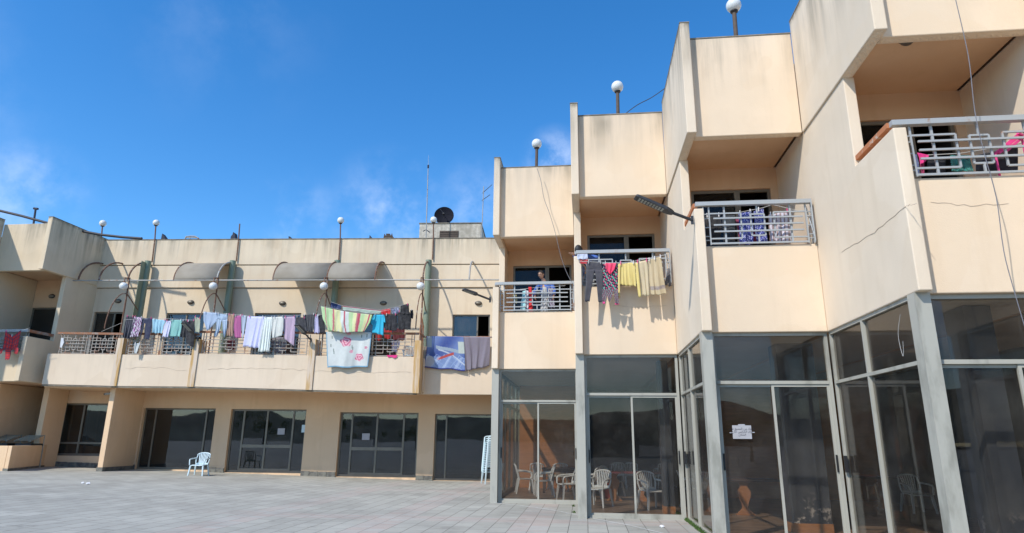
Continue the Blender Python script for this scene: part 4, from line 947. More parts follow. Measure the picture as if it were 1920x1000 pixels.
# left block: red plaid overalls
zp = Z(0, 560, 6.25); FP = Fr((0, 22.0), (1, 0))
def plaid(u, v): a, b = int(u*10) % 3 == 0, int(v*18) % 4 == 0; return (.03, .012, .06) if a and b else ((.20, .012, .03) if a or b else (.60, .012, .008))
cloth('plaid_romper', 'red and blue plaid romper hung on the far left railing', 'romper', FP, .12, zp, [([(62,380),(45,500),(25,600)],[(150,440),(150,520),(130,610)]), ([(145,445),(148,520),(125,610)],[(245,370),(222,490),(205,585)]), ([(60,590),(62,650),(58,715)],[(130,590),(125,650),(110,718)],1), ([(5,585),(0,620),(0,650)],[(32,590),(28,620),(18,645)],1), ([(178,570),(170,610),(162,640)],[(215,575),(213,620),(200,658)],1)], plaid, 2, .025, nu=30, nv=40, pegs=2)
cloth('small_cloth', 'small white cloth on the first rusty railing', 'cloth', WF, BO, Z(100,560,7.14), [([(105,530),(95,590),(90,655)],[(135,530),(142,590),(110,660)])], (.6,.62,.64), 1, .02)
# second stepped bay: leggings, onesie, yellow pyjamas, beige towels
zs = Z(1060, 400, 4.168); B2 = BF[1]; O2 = .16
cloth('leggings', 'charcoal leggings hanging left of the floral onesie', 'leggings', B2, O2, zs, [([(168,382),(165,415),(165,450)],[(290,385),(290,415),(290,450)],2), ([(165,440),(160,560),(152,688)],[(230,440),(210,560),(190,690)],1), ([(229,440),(245,560),(257,692)],[(291,445),(295,560),(291,695)],1)], (.055,.052,.062), 2, .02, pegs=2)
def floral(u, v):
    r = sin(u*23+v*9)*sin(v*31-u*7); r2 = sin(u*17-v*21+1)
    return (.62, .05, .16) if r > .55 else ((.08, .38, .30) if r2 > .8 else ((.55, .5, .5) if r < -.82 else (.012, .012, .03)))
ob = cloth('floral_onesie', 'black onesie with pink and green flowers and pink hood', 'onesie', B2, O2+.02, zs, [([(300,388),(290,520),(293,605)],[(408,390),(410,500),(412,605)],2), ([(292,595),(288,650),(290,700)],[(328,595),(322,650),(310,700)],1), ([(322,595),(328,650),(338,692)],[(378,595),(365,650),(348,692)],1), ([(378,595),(383,650),(389,705)],[(412,595),(415,650),(418,708)],1)], floral, 2, .02, nu=44, nv=60, pegs=2)
mb = MB(); Lp, Rp = zs([(308,390),(322,440),(346,478)]), zs([(398,390),(385,440),(354,478)])
mb.grid(lambda u, v: B2.P(interp(Lp, v)[0]*(1-u)+interp(Rp, v)[0]*u, interp(Lp, v)[1]*(1-u)+interp(Rp, v)[1]*u, O2+.05+.015*sin(u*14+v*3)), 14, 8, True, -B2.N*.01, jit((.75,.05,.13))); build(mb, 'hood', 'cloth_print', ob)
for (a, b) in (((292,692),(310,705)), ((388,700),(420,712))):
    A, Bq = B2.px(*zs([a])[0], O2+.05), B2.px(*zs([b])[0], O2+.05); build(MB().fbox(B2, A[0], Bq[0], O2, O2+.05, Bq[1], A[1]), 'cuff', 'pink', ob)
cloth('pyjama_top', 'yellow long sleeved top hung upside down', 'top', B2, O2, zs, [([(418,392),(422,480),(430,560)],[(545,385),(550,480),(553,572)],5), ([(412,398),(412,540),(414,662)],[(430,400),(428,540),(426,662)],1), ([(548,390),(555,520),(572,660)],[(566,390),(580,520),(592,652)],1)], (.66,.52,.18), 4, .025, pegs=2)
def tw(u, v): return ((.40,.33,.26) if int(u*26+v*20) % 2 else (.20,.16,.17)) if .76 < v < .86 else (.50, .40, .245)
cloth('towel', 'plain beige towel right of the yellow top', 'towel', B2, O2, zs, [([(553,382),(565,520),(592,648)],[(645,365),(655,520),(662,645)])], (.54,.45,.29), 3, .035, pegs=2)
cloth('towel', 'beige towel with a patterned band at the end of the line', 'towel', B2, O2+.03, zs, [([(648,366),(655,520),(668,640)],[(748,338),(768,500),(790,632)])], tw, 3, .035, nu=40, nv=40, pegs=3)
cloth('trousers', 'grey trousers inside the railing behind the beige towels', 'trousers', B2, -.12, zs, [([(800,430),(788,500),(775,560)],[(822,430),(815,500),(800,560)]), ([(806,430),(806,500),(805,570)],[(825,430),(828,500),(830,570)])], (.12,.11,.11), 1)
cloth('pillowcase', 'white folded pillowcase on the rail corner beside the beanie', 'pillowcase', B2, .05, Z(1060,440,8.33), [([(190,305),(180,340),(190,385)],[(345,300),(350,340),(355,385)])], (.50,.54,.66), 3, .02)
cloth('shirt', 'red shirt folded under the white pillowcase', 'shirt', B2, .03, Z(1060,440,8.33), [([(225,390),(228,420),(232,458)],[(352,390),(350,420),(345,458)])], (.5,.04,.05), 2, .015)
cloth('shirt', 'violet blue shirt behind the charcoal leggings', 'shirt', B2, -.25, Z(1060,440,8.33), [([(238,485),(242,560),(252,660)],[(300,500),(305,560),(300,640)])], (.22,.25,.5), 2, .02)
cloth('shorts', 'light grey shorts behind the charcoal leggings', 'shorts', B2, -.22, Z(1060,440,8.33), [([(290,610),(285,700),(270,810)],[(460,640),(455,720),(450,825)])], (.33,.33,.33), 3, .02)
# first stepped bay behind the railing
zm = Z(980, 490, 9.09); B1 = BF[0]
cloth('t_shirt', 'pale cyan t-shirt behind the railing below the man', 't-shirt', B1, -.42, zm, [([(0,515),(-20,650),(-40,830)],[(60,500),(55,680),(45,850)])], (.35,.66,.70), 2, .02)
cloth('vest_top', 'white vest between the cyan and red clothes', 'top', B1, -.44, zm, [([(60,500),(62,680),(68,860)],[(98,505),(98,680),(96,880)])], (.62,.62,.68), 1, .02)
cloth('scarf', 'bright red scarf hanging behind the railing below the man', 'scarf', B1, -.4, zm, [([(98,440),(110,600),(100,885)],[(150,440),(158,600),(178,885)])], (.62,.02,.025), 2, .02)
cloth('long_shirt', 'long light grey shirt in front of the man', 'shirt', B1, -.38, zm, [([(345,440),(320,620),(300,860)],[(405,450),(420,620),(430,855)])], (.46,.46,.46), 3, .025)
cloth('blouse', 'purple patterned blouse right of the long grey shirt', 'blouse', B1, -.42, zm, [([(430,455),(432,600),(440,800)],[(515,455),(530,600),(550,800)])], lambda u, v: (.5,.48,.55) if random.random() < .4 else (.10,.07,.13), 3, .02)
cloth('trousers', 'black trousers behind the railing left of grey shirt', 'trousers', B1, -.45, zm, [([(195,520),(205,620),(225,740)],[(290,520),(280,620),(275,740)])], (.015,.015,.018), 2, .02)
cloth('leopard_top', 'spotted brown top at the left of the first stepped balcony', 'top', B1, -.45, Z(900,440,5), [([(310,560),(305,600),(315,640)],[(345,565),(350,610),(345,650)])], lambda u, v: (.45,.42,.2) if random.random() < .5 else (.12,.09,.05), 1, .01)
# third stepped bay
zt3 = Z(1180, 300, 3.334); B3 = BF[2]
def bluefl(u, v): return (.50,.52,.72) if sin(u*34+3*sin(v*20))*sin(v*52+2*sin(u*9)) > .42 else (.035,.05,.28)
cloth('dress', 'blue dress with white flowers, left of the pair', 'dress', B3, -.34, zt3, [([(682,335),(688,430),(690,528)],[(765,322),(775,430),(775,528)])], bluefl, 3, .03, nu=44, nv=60, pegs=2)
cloth('dress', 'blue dress with white flowers, right of the pair', 'dress', B3, -.36, zt3, [([(778,322),(785,430),(800,525)],[(838,300),(850,400),(866,512)])], bluefl, 2, .03, nu=36, nv=60, pegs=1)
cloth('skirt', 'burgundy skirt beneath the blue flowered dresses', 'skirt', B3, -.42, zt3, [([(664,370),(680,450),(690,522)],[(700,370),(790,450),(808,522)])], (.30,.03,.08), 3, .02)
def stripes(u, v): return ((.28,.18,.15), (.55,.50,.55), (.62,.58,.66), (.50,.44,.5))[int(u*22) % 4]
cloth('striped_shirt', 'lilac and brown striped shirt on the third balcony', 'shirt', B3, -.36, zt3, [([(868,345),(872,430),(880,512)],[(1002,318),(1008,430),(1012,520)])], stripes, 4, .03, nu=66, nv=20, pegs=2)
cloth('coat', 'black coat hanging in the dark left end of third balcony', 'coat', B3, -.5, zt3, [([(475,350),(478,430),(485,530)],[(570,345),(580,430),(560,530)])], (.015,.015,.017), 2, .02, pegs=2)
cloth('coat', 'dark grey coat left of the blue flowered dresses', 'coat', B3, -.52, zt3, [([(580,350),(585,430),(590,528)],[(660,345),(662,430),(660,528)])], (.03,.035,.04), 2, .02)
# fourth stepped bay
z4 = Z(1720, 200, 6.25); B4 = BF[3]
def hound(u, v): return (.06,.42,.34) if (int(u*24)+int(v*12)) % 2 and random.random() < .85 else (.012,.02,.025)
cloth('patterned_skirt', 'teal and black houndstooth skirt on the nearest balcony', 'skirt', B4, -.5, z4, [([(385,570),(395,660),(410,760)],[(610,570),(630,660),(662,760)])], hound, 3, .02, nu=48, nv=24)
cloth('coat', 'black coat left of the houndstooth skirt', 'coat', B4, -.55, z4, [([(130,600),(120,680),(130,800)],[(330,590),(330,680),(330,800)])], (.015,.015,.018), 2, .02)
cloth('dress', 'black dress right of the houndstooth skirt', 'dress', B4, -.55, z4, [([(680,570),(690,660),(690,760)],[(1180,470),(1180,640),(1180,760)])], (.015,.015,.018), 5, .02)
cloth('scarf', 'magenta scarf beside the corner post of the nearest balcony', 'scarf', B4, -.3, z4, [([(0,540),(25,600),(40,680)],[(140,570),(130,600),(100,640)])], (.72,.03,.22), 2, .02)
cloth('vest_top', 'lavender vest at the corner of the nearest balcony', 'top', B4, -.28, Z(1640,200,7.143), [([(522,640),(545,760),(570,915)],[(560,640),(590,760),(602,915)])], (.50,.48,.66), 1, .01)
cloth('vest_top', 'wine red vest beside the lavender one', 'top', B4, -.34, Z(1640,200,7.143), [([(605,700),(615,800),(625,915)],[(660,700),(665,800),(668,915)])], (.28,.02,.08), 1, .01)
o = empty('drying_rack', B4.P(1890, 250, -.55), 'bright pink folding drying rack on the nearest balcony', 'drying rack'); mb = MB()
for (a, b) in (((1866,288),(1912,250)), ((1872,288),(1916,252)), ((1884,286),(1922,254)), ((1908,250),(1921,256))): mb.bar(B4.P(*a, -.4), B4.P(*b, -.5), .03, .03)
build(mb, 'frame', 'pink', o); build(MB().tube([B4.P(1866, 288, -.4), B4.P(1866, 288, -.4)-V((0, 0, .8))], .015), 'leg', 'pink', o); build(MB().tube([B4.P(1915, 255, -.5), B4.P(1915, 255, -.5)-V((0, 0, 1.0))], .015), 'leg', 'pink', o)
# clothes lines
def line(fr, off, pts, label, r=.006, mat='cable_white'):
    build(MB().tube([fr.P(x, y, off) for x, y in pts], r, 5), 'clothes_line', mat, None, label, 'clothes line')
line(WF, OF, [(232, 600), (300, 597), (371, 601)], 'clothes line holding the teal and blue shirts')
line(WF, OF, [(381, 584), (480, 594), (600, 590)], 'clothes line holding the lavender sheet')
line(WF, OF+.1, [(601, 574), (690, 590), (770, 572)], 'clothes line holding the turquoise t-shirt')
line(WF, 1.4, [(620, 566), (640, 573), (715, 582), (765, 570)], 'back clothes line holding the red towel', .006)
line(WF, 1.3, [(190, 622), (232, 604)], 'short pale line running to the first rusty pole')
line(BF[1], O2, [(1085, 490), (1170, 494), (1240, 480), (1254, 476)], 'clothes line in front of the second stepped balcony')
line(BF[2], -.35, [(1318, 402), (1380, 400), (1430, 390), (1448, 384), (1495, 395)], 'clothes line with blue dresses inside the third stepped balcony')
line(BF[0], -.42, [(958, 545), (1000, 540), (1060, 536)], 'clothes line below the man on the first stepped balcony')
line(BF[3], -.5, [(1722, 292), (1800, 288), (1925, 268)], 'clothes line inside the nearest balcony')
line(FP, .12, [(0, 622), (40, 620), (56, 615)], 'clothes line with the plaid romper')
# ------------------------------------------------------------------ plastic chairs
def chair(loc, rz, label, group, mat='white_plastic'):
    loc = V(loc); o = empty('plastic_chair', (0, 0, 0), label, 'chair', group)
    def bx(a, b, w0, w1, d0, d1):
        a, b = V(a), V(b); q = [(p.x+sx*ww/2, p.y+sy*dd/2, p.z) for p, ww, dd in ((a, w0, d0), (b, w1, d1)) for sx, sy in ((-1, -1), (1, -1), (1, 1), (-1, 1))]; return q
    for sx, sy in ((-1, -1), (1, -1), (1, 1), (-1, 1)):
        bk = sy > 0
        mb = MB(); mb.hexa(bx((sx*.27, sy*.25+(.03 if bk else 0), 0), (sx*.225, sy*.2, .42), .035, .05, .035, .055)); build(mb, 'leg', mat, o)
    mb = MB(); mb.grid(lambda u, v: ((u-.5)*.46, -.24+.46*v, .435-.02*sin(pi*u)*sin(pi*v)-(.02*(1-v)**4)), 10, 10, True, (0, 0, -.02)); build(mb, 'seat', mat, o)
    mb = MB(); W_ = lambda t: .21+.035*sin(pi*min(1, t*1.15))      # half width up the back
    bk = lambda x, t: V((x, .2+.13*t-.05*(1-(x/.26)**2)*0+.03*(x/.26)**2*-1, .42+.43*t))
    out = [bk(-W_(t), t) for t in [i/8*.78 for i in range(9)]]+[bk(-.245*cos(a), .78+.22*sin(a)) for a in [pi*i/12 for i in range(1, 12)]]+[bk(W_(t), t) for t in [i/8*.78 for i in range(8, -1, -1)]]
    mb.tube(out, .019, 8)
    for i in range(7):
        x = -.15+.05*i; t1 = .78+.22*math.sqrt(max(0, 1-(x/.245)**2))-.03
        mb.bar(bk(x*.75, .02), bk(x*1.12, t1), .026, .012, V((0, -1, .3)))
    mb.bar(bk(-.2, .1), bk(.2, .1), .02, .05, V((0, 0, 1))); build(mb, 'backrest', mat, o)
    for s in (-1, 1):
        mb = MB(); mb.tube([(s*.245, .23, .66), (s*.27, .12, .655), (s*.285, -.05, .64), (s*.285, -.19, .62), (s*.27, -.235, .58), (s*.25, -.24, .42)], .021, 8); build(mb, 'armrest', mat, o)
    o.location = loc; o.rotation_euler = (0, 0, rz); return o
gp = 'white plastic armchairs'
for (px_, lb) in ((10, 'grey slatted folding lounger top showing above the low wall at the far left edge'), (54, 'dark striped folding lounger top showing above the low wall, nearer the corner')):
    q0 = FL.P(px_, 836); o = empty('folding_lounger', V((q0.x, 23.6, .35)), lb, 'lounger', 'loungers behind the low wall')
    mb = MB()
    for i in range(7): mb.bar((q0.x-.35, 23.3+.09*i, 1.42+.03*i), (q0.x+.35, 23.3+.09*i, 1.42+.03*i), .05, .02)
    build(mb, 'slats', 'alu_dark', o); build(MB().box(q0.x-.33, q0.x+.33, 23.32, 23.9, 1.2, 1.3), 'cushion', 'black', o)
    for sx in (-.33, .33): build(MB().tube([(q0.x+sx, 23.25, 1.38), (q0.x+sx, 23.9, 1.62), (q0.x+sx, 23.95, .35)], .02), 'leg', 'alu', o)
p = onz(371, 894.5, .19); p.z = .19
c0 = chair(p, .12, 'single white plastic armchair standing on the paving in front of the glass door', gp, 'blue_white_plastic')
p = onz(918, 909, .01); p.z = gz(p.x, p.y)
for i in range(14):
    dup(c0, (p.x+.02*i*.3, p.y, p.z+.082*i), -1.15, 'white plastic armchair '+('at the bottom of' if i == 0 else 'on top of' if i == 13 else ['second','third','fourth','fifth','sixth','seventh','eighth','ninth','tenth','eleventh','twelfth','thirteenth'][i-1]+' from the bottom in')+' the tall stack by the glass block', 'stacked plastic armchairs')
ci = chair((0, 0, 0), 0, '', 'plastic armchairs in the glazed hall')
ch = [((984, 925), 1.75, 'plastic chair indoors at the far left, turned right'), ((1012, 919), 2.9, 'indoor plastic chair left of the small table'), ((1046, 919), 3.5, 'indoor plastic chair behind the small table'),
      ((1066, 938), -1.2, 'indoor plastic chair beside the post, half hidden'), ((1122, 950), -.5, 'indoor plastic chair in front of the red seat'), ((1150, 931), 1.1, 'indoor plastic chair behind the front chairs of the second bay'),
      ((1160, 916), 3.14, 'indoor chair with only its back above the long table, left'), ((1182, 916), 3.2, 'indoor chair with only its back above the long table, middle'), ((1245, 916), 3.3, 'indoor chair behind the dark column'),
      ((1224, 955), .45, 'indoor plastic chair with armrest beside the dark column'), ((1724, 962), .1, 'indoor plastic chair behind the nearest corner post'), ((1873, 958), 1.8, 'indoor plastic chair half hidden by the blue grey column'), ((1318, 930), .6, 'indoor chair behind the third bay side glass'), ((1104, 936), -1.9, 'indoor chair partly behind the post of the second bay, beside the front chair'), ((1020, 930), -1.4, 'indoor plastic chair nearest the glass left of the first mullion'), ((1298, 950), 1.4, 'indoor plastic chair just behind the narrow side panes')]
for i, (q, rz, lb) in enumerate(ch):
    p = onz(*q, .045); p.z = .045
    if i == 0: ci.location = p; ci.rotation_euler = (0, 0, rz); ci['label'] = lb
    else: dup(ci, p, rz, lb)
# tables
def table(x0, x1, y0, y1, h, mat, label, trestle=None, legs=None, tm='wood_orange'):
    o = empty('table', ((x0+x1)/2, (y0+y1)/2, .045), label, 'table', 'indoor tables')
    build(MB().box(x0, x1, y0, y1, h-.035, h), 'tabletop', mat, o)
    if trestle:
        for (x, y) in trestle:
            pr = [(.16, .0), (.16, .06), (.105, .10), (.06, .16), (.075, .24), (.12, .36), (.145, .46), (.135, .52), (.085, .58), (.075, .62), (.12, h-.1)]
            q = [(x+w_, z_+.045) for w_, z_ in pr]+[(x-w_, z_+.045) for w_, z_ in reversed(pr)]; n_ = len(q); mb = MB()
            mb.add([(a, y-.02, b) for a, b in q]+[(a, y+.02, b) for a, b in q], [tuple(range(n_)), tuple(range(2*n_-1, n_-1, -1))]+[(i, n_+i, n_+(i+1) % n_, (i+1) % n_) for i in range(n_)])
            mb.box(x-.2, x+.2, y-.05, y+.05, .045, .075); build(mb, 'trestle', tm, o)
    else:
        for sx in (x0+.06, x1-.06):
            for sy in (y0+.06, y1-.06): build(MB().box(sx-.03, sx+.03, sy-.03, sy+.03, .045, h-.035), 'leg', mat, o)
        build(MB().box(x0+.03, x1-.03, y0+.05, y0+.07, h-.13, h-.036), 'apron', mat, o)
p = onz(1037, 925, .045); table(p.x-.35, p.x+.75, p.y, p.y+.8, .78, 'table_dark', 'small dark wooden table among the plastic chairs')
p = onz(1205, 940, .045); table(p.x-1.0, p.x+.8, p.y-.35, p.y+.35, .80, 'table_red', 'long red topped table behind the second bay glass', [(p.x-.02, p.y), (p.x-.75, p.y)], tm='wood_orange')
p = onz(1400, 967, .045); table(p.x-.7, p.x+.8, p.y-.02, p.y+.9, .80, 'table_dark', 'dark table on an orange vase shaped trestle', [(p.x, p.y+.08), (p.x-.55, p.y+.75)])
p = onz(1668, 955, .045); table(p.x-.9, p.x+.5, p.y, p.y+.7, .80, 'table_dark', 'dim table behind the nearest side glass', [(p.x-.1, p.y+.1)])
p = onz(1830, 930, .045); table(p.x-1.2, p.x+.5, p.y+.2, p.y+.8, .85, 'table_dark', 'long sideboard table at the right behind the nearest glass', None)
p = onz(1143, 935, .045); build(MB().lathe([(.10, 0), (.13, .02), (.15, .3), (.16, .38), (.15, .40), (.13, .38)], p, 18), 'bucket', 'red_plastic', None, 'red plastic bucket under the long table', 'bucket')
# ------------------------------------------------------------------ notices taped to the glass
def arabic(body, size, mat, loc, fr, parent):
    cu = bpy.data.curves.new('lettering', 'FONT'); cu.body = body; cu.size = size; cu.align_x = 'CENTER'; cu.extrude = .0004; cu.resolution_u = 2
    tmp = bpy.data.objects.new('tmp', cu); COL.objects.link(tmp); dg = bpy.context.evaluated_depsgraph_get(); me = bpy.data.meshes.new_from_object(tmp.evaluated_get(dg)); bpy.data.objects.remove(tmp)
    me.name = 'lettering'; M_ = Matrix((fr.T, V((0, 0, 1)), fr.N)).transposed()
    for v in me.vertices: v.co = M_ @ v.co
    me.materials.clear(); return link('lettering', me, parent, V(loc), mat)
def notice(fr, off, x0, x1, y0, y1, label, lines=None, tape=True, mat='paper_dim'):
    a, b = fr.px(x0, y1, off), fr.px(x1, y0, off); mb = MB(); mb.fbox(fr, a[0], b[0], off, off+.003, a[1], b[1]); o = build(mb, 'paper_notice', mat, None, label, 'notice')
    if tape:
        mb = MB(); w_, h_ = b[0]-a[0], b[1]-a[1]; c = (a[0]+b[0])/2
        mb.fbox(fr, a[0]-.05, a[0]+.02, off+.003, off+.004, a[1]+h_*.42, a[1]+h_*.48); mb.fbox(fr, b[0]-.02, b[0]+.05, off+.003, off+.004, a[1]+h_*.45, a[1]+h_*.52)
        mb.fbox(fr, c-w_*.18, c+w_*.18, off+.003, off+.004, b[1]-.02, b[1]+.02); build(mb, 'tape', 'paper_dim', o)
    if lines:
        h_ = b[1]-a[1]; s = h_*.22
        for i, t in enumerate(lines): arabic(t, s, 'ink', fr.pt((a[0]+b[0])/2, off+.0045, b[1]-h_*(.32+.22*i)), fr, o)
# presentation-form arabic, written left to right in visual order
def vis(codes): return ''.join(chr(c) for c in reversed(codes))
L1 = vis([0xFE8D, 0xFEDF, 0xFEAE, 0xFE9F, 0xFE8E, 0xFE80, 0x20, 0xFEE3, 0xFEE6, 0x20, 0xFE8D, 0xFEDF, 0xFEA0, 0xFEE4, 0xFEF4, 0xFECA, 0x20, 0xFECB, 0xFEAA, 0xFEE1])
L2 = vis([0xFE97, 0xFEAE, 0xFED9, 0x20, 0xFE8D, 0xFEDF, 0xFEDC, 0xFEAE, 0xFE8D, 0xFEB3, 0xFEF2, 0x20, 0xFEA7, 0xFE8E, 0xFEAD, 0xFE9D])
L3 = vis([0xFE8D, 0xFEDF, 0xFEE4, 0xFEDC, 0xFE8E, 0xFEE5])
notice(BF[2], -.29, 1374.5, 1408, 798, 823, 'white notice with three lines of arabic writing taped on the glass', [L1, L2, L3])
notice(WF, -.12, 520, 534.5, 803.5, 815, 'blank white paper on the second glass door', tape=False)
notice(WF, -.12, 678.5, 693.5, 813, 825, 'blank white paper on the third glass door', tape=False)
notice(WF, -.12, 565, 572.5, 797, 811, 'pale blue sticker at the right edge of the second glass door', tape=False, mat='blue_white_plastic')
# ------------------------------------------------------------------ what stands behind the camera and shows in the glass
ho = empty('house', (2, -45, 0), 'small flat roofed house across the terrace, seen only as a reflection', 'house')
build(wallgrid(Fr((0, -42), (-1, 0)), -5.5, 1.5, -.3, 3.1, [(-4.6, -3.6, 1.0, 2.2), (-2.6, -1.6, 0, 2.1), (-.6, .5, 1.0, 2.2)], 0, .25), 'wall', 'far_wall', ho)
build(MB().box(-1.5, 5.5, -48, -42.26, -.3, 3.1), 'wall', 'far_wall', ho); build(MB().box(-1.9, 5.9, -48.3, -41.7, 3.1, 3.4), 'roof', 'roof_tar', ho)
build(MB().tube([(1, -45, 3.4), (1, -45, 4.3)], .5, 16), 'water_tank', 'dark_grey', ho)
random.seed(11)
def tree(x, y, h, cw, lb):
    o = empty('tree', (x, y, 0), lb, 'tree', 'trees beyond the terrace'); build(MB().tube([(x, y, -.3), (x+.1, y, h*.35), (x, y+.1, h*.6)], .16, 8, r1=.07), 'trunk', 'louvre', o); mb = MB()
    cl = [(random.gauss(0, .33)*cw, random.gauss(0, .33)*cw, h*random.uniform(.45, .95), random.uniform(.35, .7)) for i in range(16)]
    for cx, cy, cz, cr_ in cl:
        for i in range(70):
            d = V((random.gauss(0, 1), random.gauss(0, 1), random.gauss(0, 1))).normalized()*cr_*random.uniform(.5, 1.1); p = V((x+cx, y+cy, cz))+d; a = V((random.gauss(0, 1), random.gauss(0, 1), random.gauss(0, 1))).normalized()*.11; b = a.orthogonal().normalized()*.07
            mb.add([p-a, p-b, p+a, p+b], [(0, 1, 2, 3)])
    build(mb, 'crown', 'grass_green', o)
for i, (x, y, h, cw) in enumerate(((-24, -30, 4.2, 3.5), (-34, -34, 5.0, 4.5), (-15, -38, 3.4, 4), (14, -36, 4.4, 4), (24, -32, 4.0, 4.5))): tree(x, y, h, cw, 'dark tree beyond the terrace, '+['left of the low group', 'farthest left', 'nearest the flat roofed house', 'right of the house', 'farthest right'][i])
# ------------------------------------------------------------------ litter, grass
def litter(p, s, label):
    mb = MB(); random.seed(int(p.x*100)); mb.sphere((0, 0, 0), 1, 10); mb.v = [V((q.x*s*random.uniform(.5, 1.3), q.y*s*random.uniform(.5, 1.3), s*.35+q.z*s*.45*random.uniform(.4, 1.4)))+p for q in mb.v]; mb.sm = [False]*len(mb.sm)
    build(mb, 'litter', 'paper', None, label, 'litter')
g0 = gz(0, 14)
litter(onz(1241, 989, g0), .05, 'crumpled white plastic on the paving near the glass'); litter(onz(155, 907, .25), .05, 'small white litter on the left paving, left of the pair'); litter(onz(165, 908, .25), .06, 'small white litter on the left paving, right of the pair')
random.seed(3); mb = MB()
def tuft(p, n_, s):
    for i in range(n_):
        a = random.random()*6.28; r = random.random()*s*.6; b = V((p.x+cos(a)*r, p.y+sin(a)*r*.4, p.z)); h = s*random.uniform(.4, 1.1); l = V((random.uniform(-.5, .5)*s, random.uniform(-.5, .3)*s, h)); w_ = V((random.uniform(-1, 1), random.uniform(-1, 1), 0)).normalized()*s*.10
        mb.add([b-w_, b+w_, b+l*.6+w_*.8, b+l], [(0, 1, 2, 3)])
for (x, y, n_, s) in ((926, 941, 60, .13), (970, 943, 25, .05), (985, 943, 25, .05), (1058, 944, 30, .05), (1075, 950, 40, .06), (1077, 962, 40, .06), (1092, 971, 40, .05), (1150, 971, 15, .04), (1183, 971, 25, .06), (1207, 970, 40, .08), (1250, 970, 20, .05), (1272, 968, 60, .10)):
    tuft(onz(x, y, g0), n_, s)
for i in range(26): t = i/25; tuft(V((2.0+.02, 14.2+.25-2.6*t, g0)), 26, .07)
build(mb, 'grass', 'grass_green', None, 'green weeds growing along the foot of the glass walls', 'grass', kind='stuff')
# ------------------------------------------------------------------ plastic chair on the wing balcony and furniture behind railings
p = WF.P(768, 672, 1.5); dup(c0, V((p.x, p.y, zb0+.96)), .3, 'plastic chair on the wing balcony beside the end screen', 'white plastic armchairs')
# ------------------------------------------------------------------ people
def skinned(vs, es, rs, sub=2):
    me = bpy.data.meshes.new('s'); me.from_pydata([V(v) for v in vs], es, []); ob = bpy.data.objects.new('s', me); COL.objects.link(ob)
    sk = ob.modifiers.new('s', 'SKIN'); 
    for i, d in enumerate(me.skin_vertices[0].data):
        r = rs[i]; d.radius = (r, r) if not isinstance(r, tuple) else r; d.use_root = (i == 0)
    sb = ob.modifiers.new('u', 'SUBSURF'); sb.levels = sub; sb.render_levels = sub
    dg = bpy.context.evaluated_depsgraph_get(); ev = bpy.data.meshes.new_from_object(ob.evaluated_get(dg)); bpy.data.objects.remove(ob)
    mb = MB(); mb.add([v.co.copy() for v in ev.vertices], [list(f.vertices) for f in ev.polygons], True); return mb
def head(mb, c, yaw, pitch=0, s=1.0):
    """face shaped into one closed surface: brow, nose, cheeks, chin, ears; looks along -Y before yaw"""
    M_ = Matrix.Rotation(yaw, 3, 'Z') @ Matrix.Rotation(pitch, 3, 'X'); n_ = 28; rows = 20; vs = []
    for i in range(rows+1):
        a = pi*i/rows
        for k in range(n_):
            t = 2*pi*k/n_; x, y, z_ = .078*sin(a)*cos(t), .098*sin(a)*sin(t), .118*cos(a)
            if z_ < 0: x *= 1+.9*z_/.118*.35; y *= 1+.25*z_/.118*.5
            f = max(0, -y/.098)
            y -= .026*f**6*math.exp(-((x/.014)**2))*math.exp(-((z_+.025)/.026)**2)      # nose
            y -= .006*f**3*math.exp(-((z_-.022)/.012)**2); y += .008*f**3*math.exp(-((abs(x)-.031)/.014)**2-((z_-.004)/.012)**2)
            y -= .006*f**4*math.exp(-((z_+.062)/.009)**2)*math.exp(-((x/.025)**2)); y -= .008*f**3*math.exp(-((z_+.098)/.016)**2)*math.exp(-((x/.03)**2))
            e = math.exp(-((y-.012)/.018)**2-((z_+.008)/.03)**2); x += (.018 if x > 0 else -.018)*e*(abs(x) > .055)
            vs.append(V(c)+M_ @ (V((x, y, z_))*s))
    mb.add(vs, [(i*n_+k, (i+1)*n_+k, (i+1)*n_+(k+1) % n_, i*n_+(k+1) % n_) for i in range(rows) for k in range(n_)], True)
    return M_
def hand(mb_v, mb_e, mb_r, wi, w_, d, sd_):
    """palm + five fingers as skinned chains rooted at vertex wi"""
    d, sd_ = V(d).normalized(), V(sd_).normalized(); dn = d.cross(sd_)
    mb_v.append(V(w_)+d*.05); mb_e.append((wi, len(mb_v)-1)); mb_r.append((.032, .016)); pm = len(mb_v)-1
    for k, (o_, l) in enumerate(((-.028, .07), (-.009, .08), (.010, .076), (.028, .06))):
        b = V(w_)+d*.085+sd_*o_; mb_v.append(b); mb_e.append((pm, len(mb_v)-1)); mb_r.append(.0095); a = len(mb_v)-1
        mb_v.append(b+d*l*.5+dn*.008); mb_e.append((a, a+1)); mb_r.append(.0085); mb_v.append(b+d*l*.8+dn*.035); mb_e.append((a+1, a+2)); mb_r.append(.0075)
    b = V(w_)+d*.03-sd_*.038; mb_v.append(b); mb_e.append((pm, len(mb_v)-1)); mb_r.append(.011); mb_v.append(b+d*.035-sd_*.018+dn*.01); mb_e.append((len(mb_v)-2, len(mb_v)-1)); mb_r.append(.009)
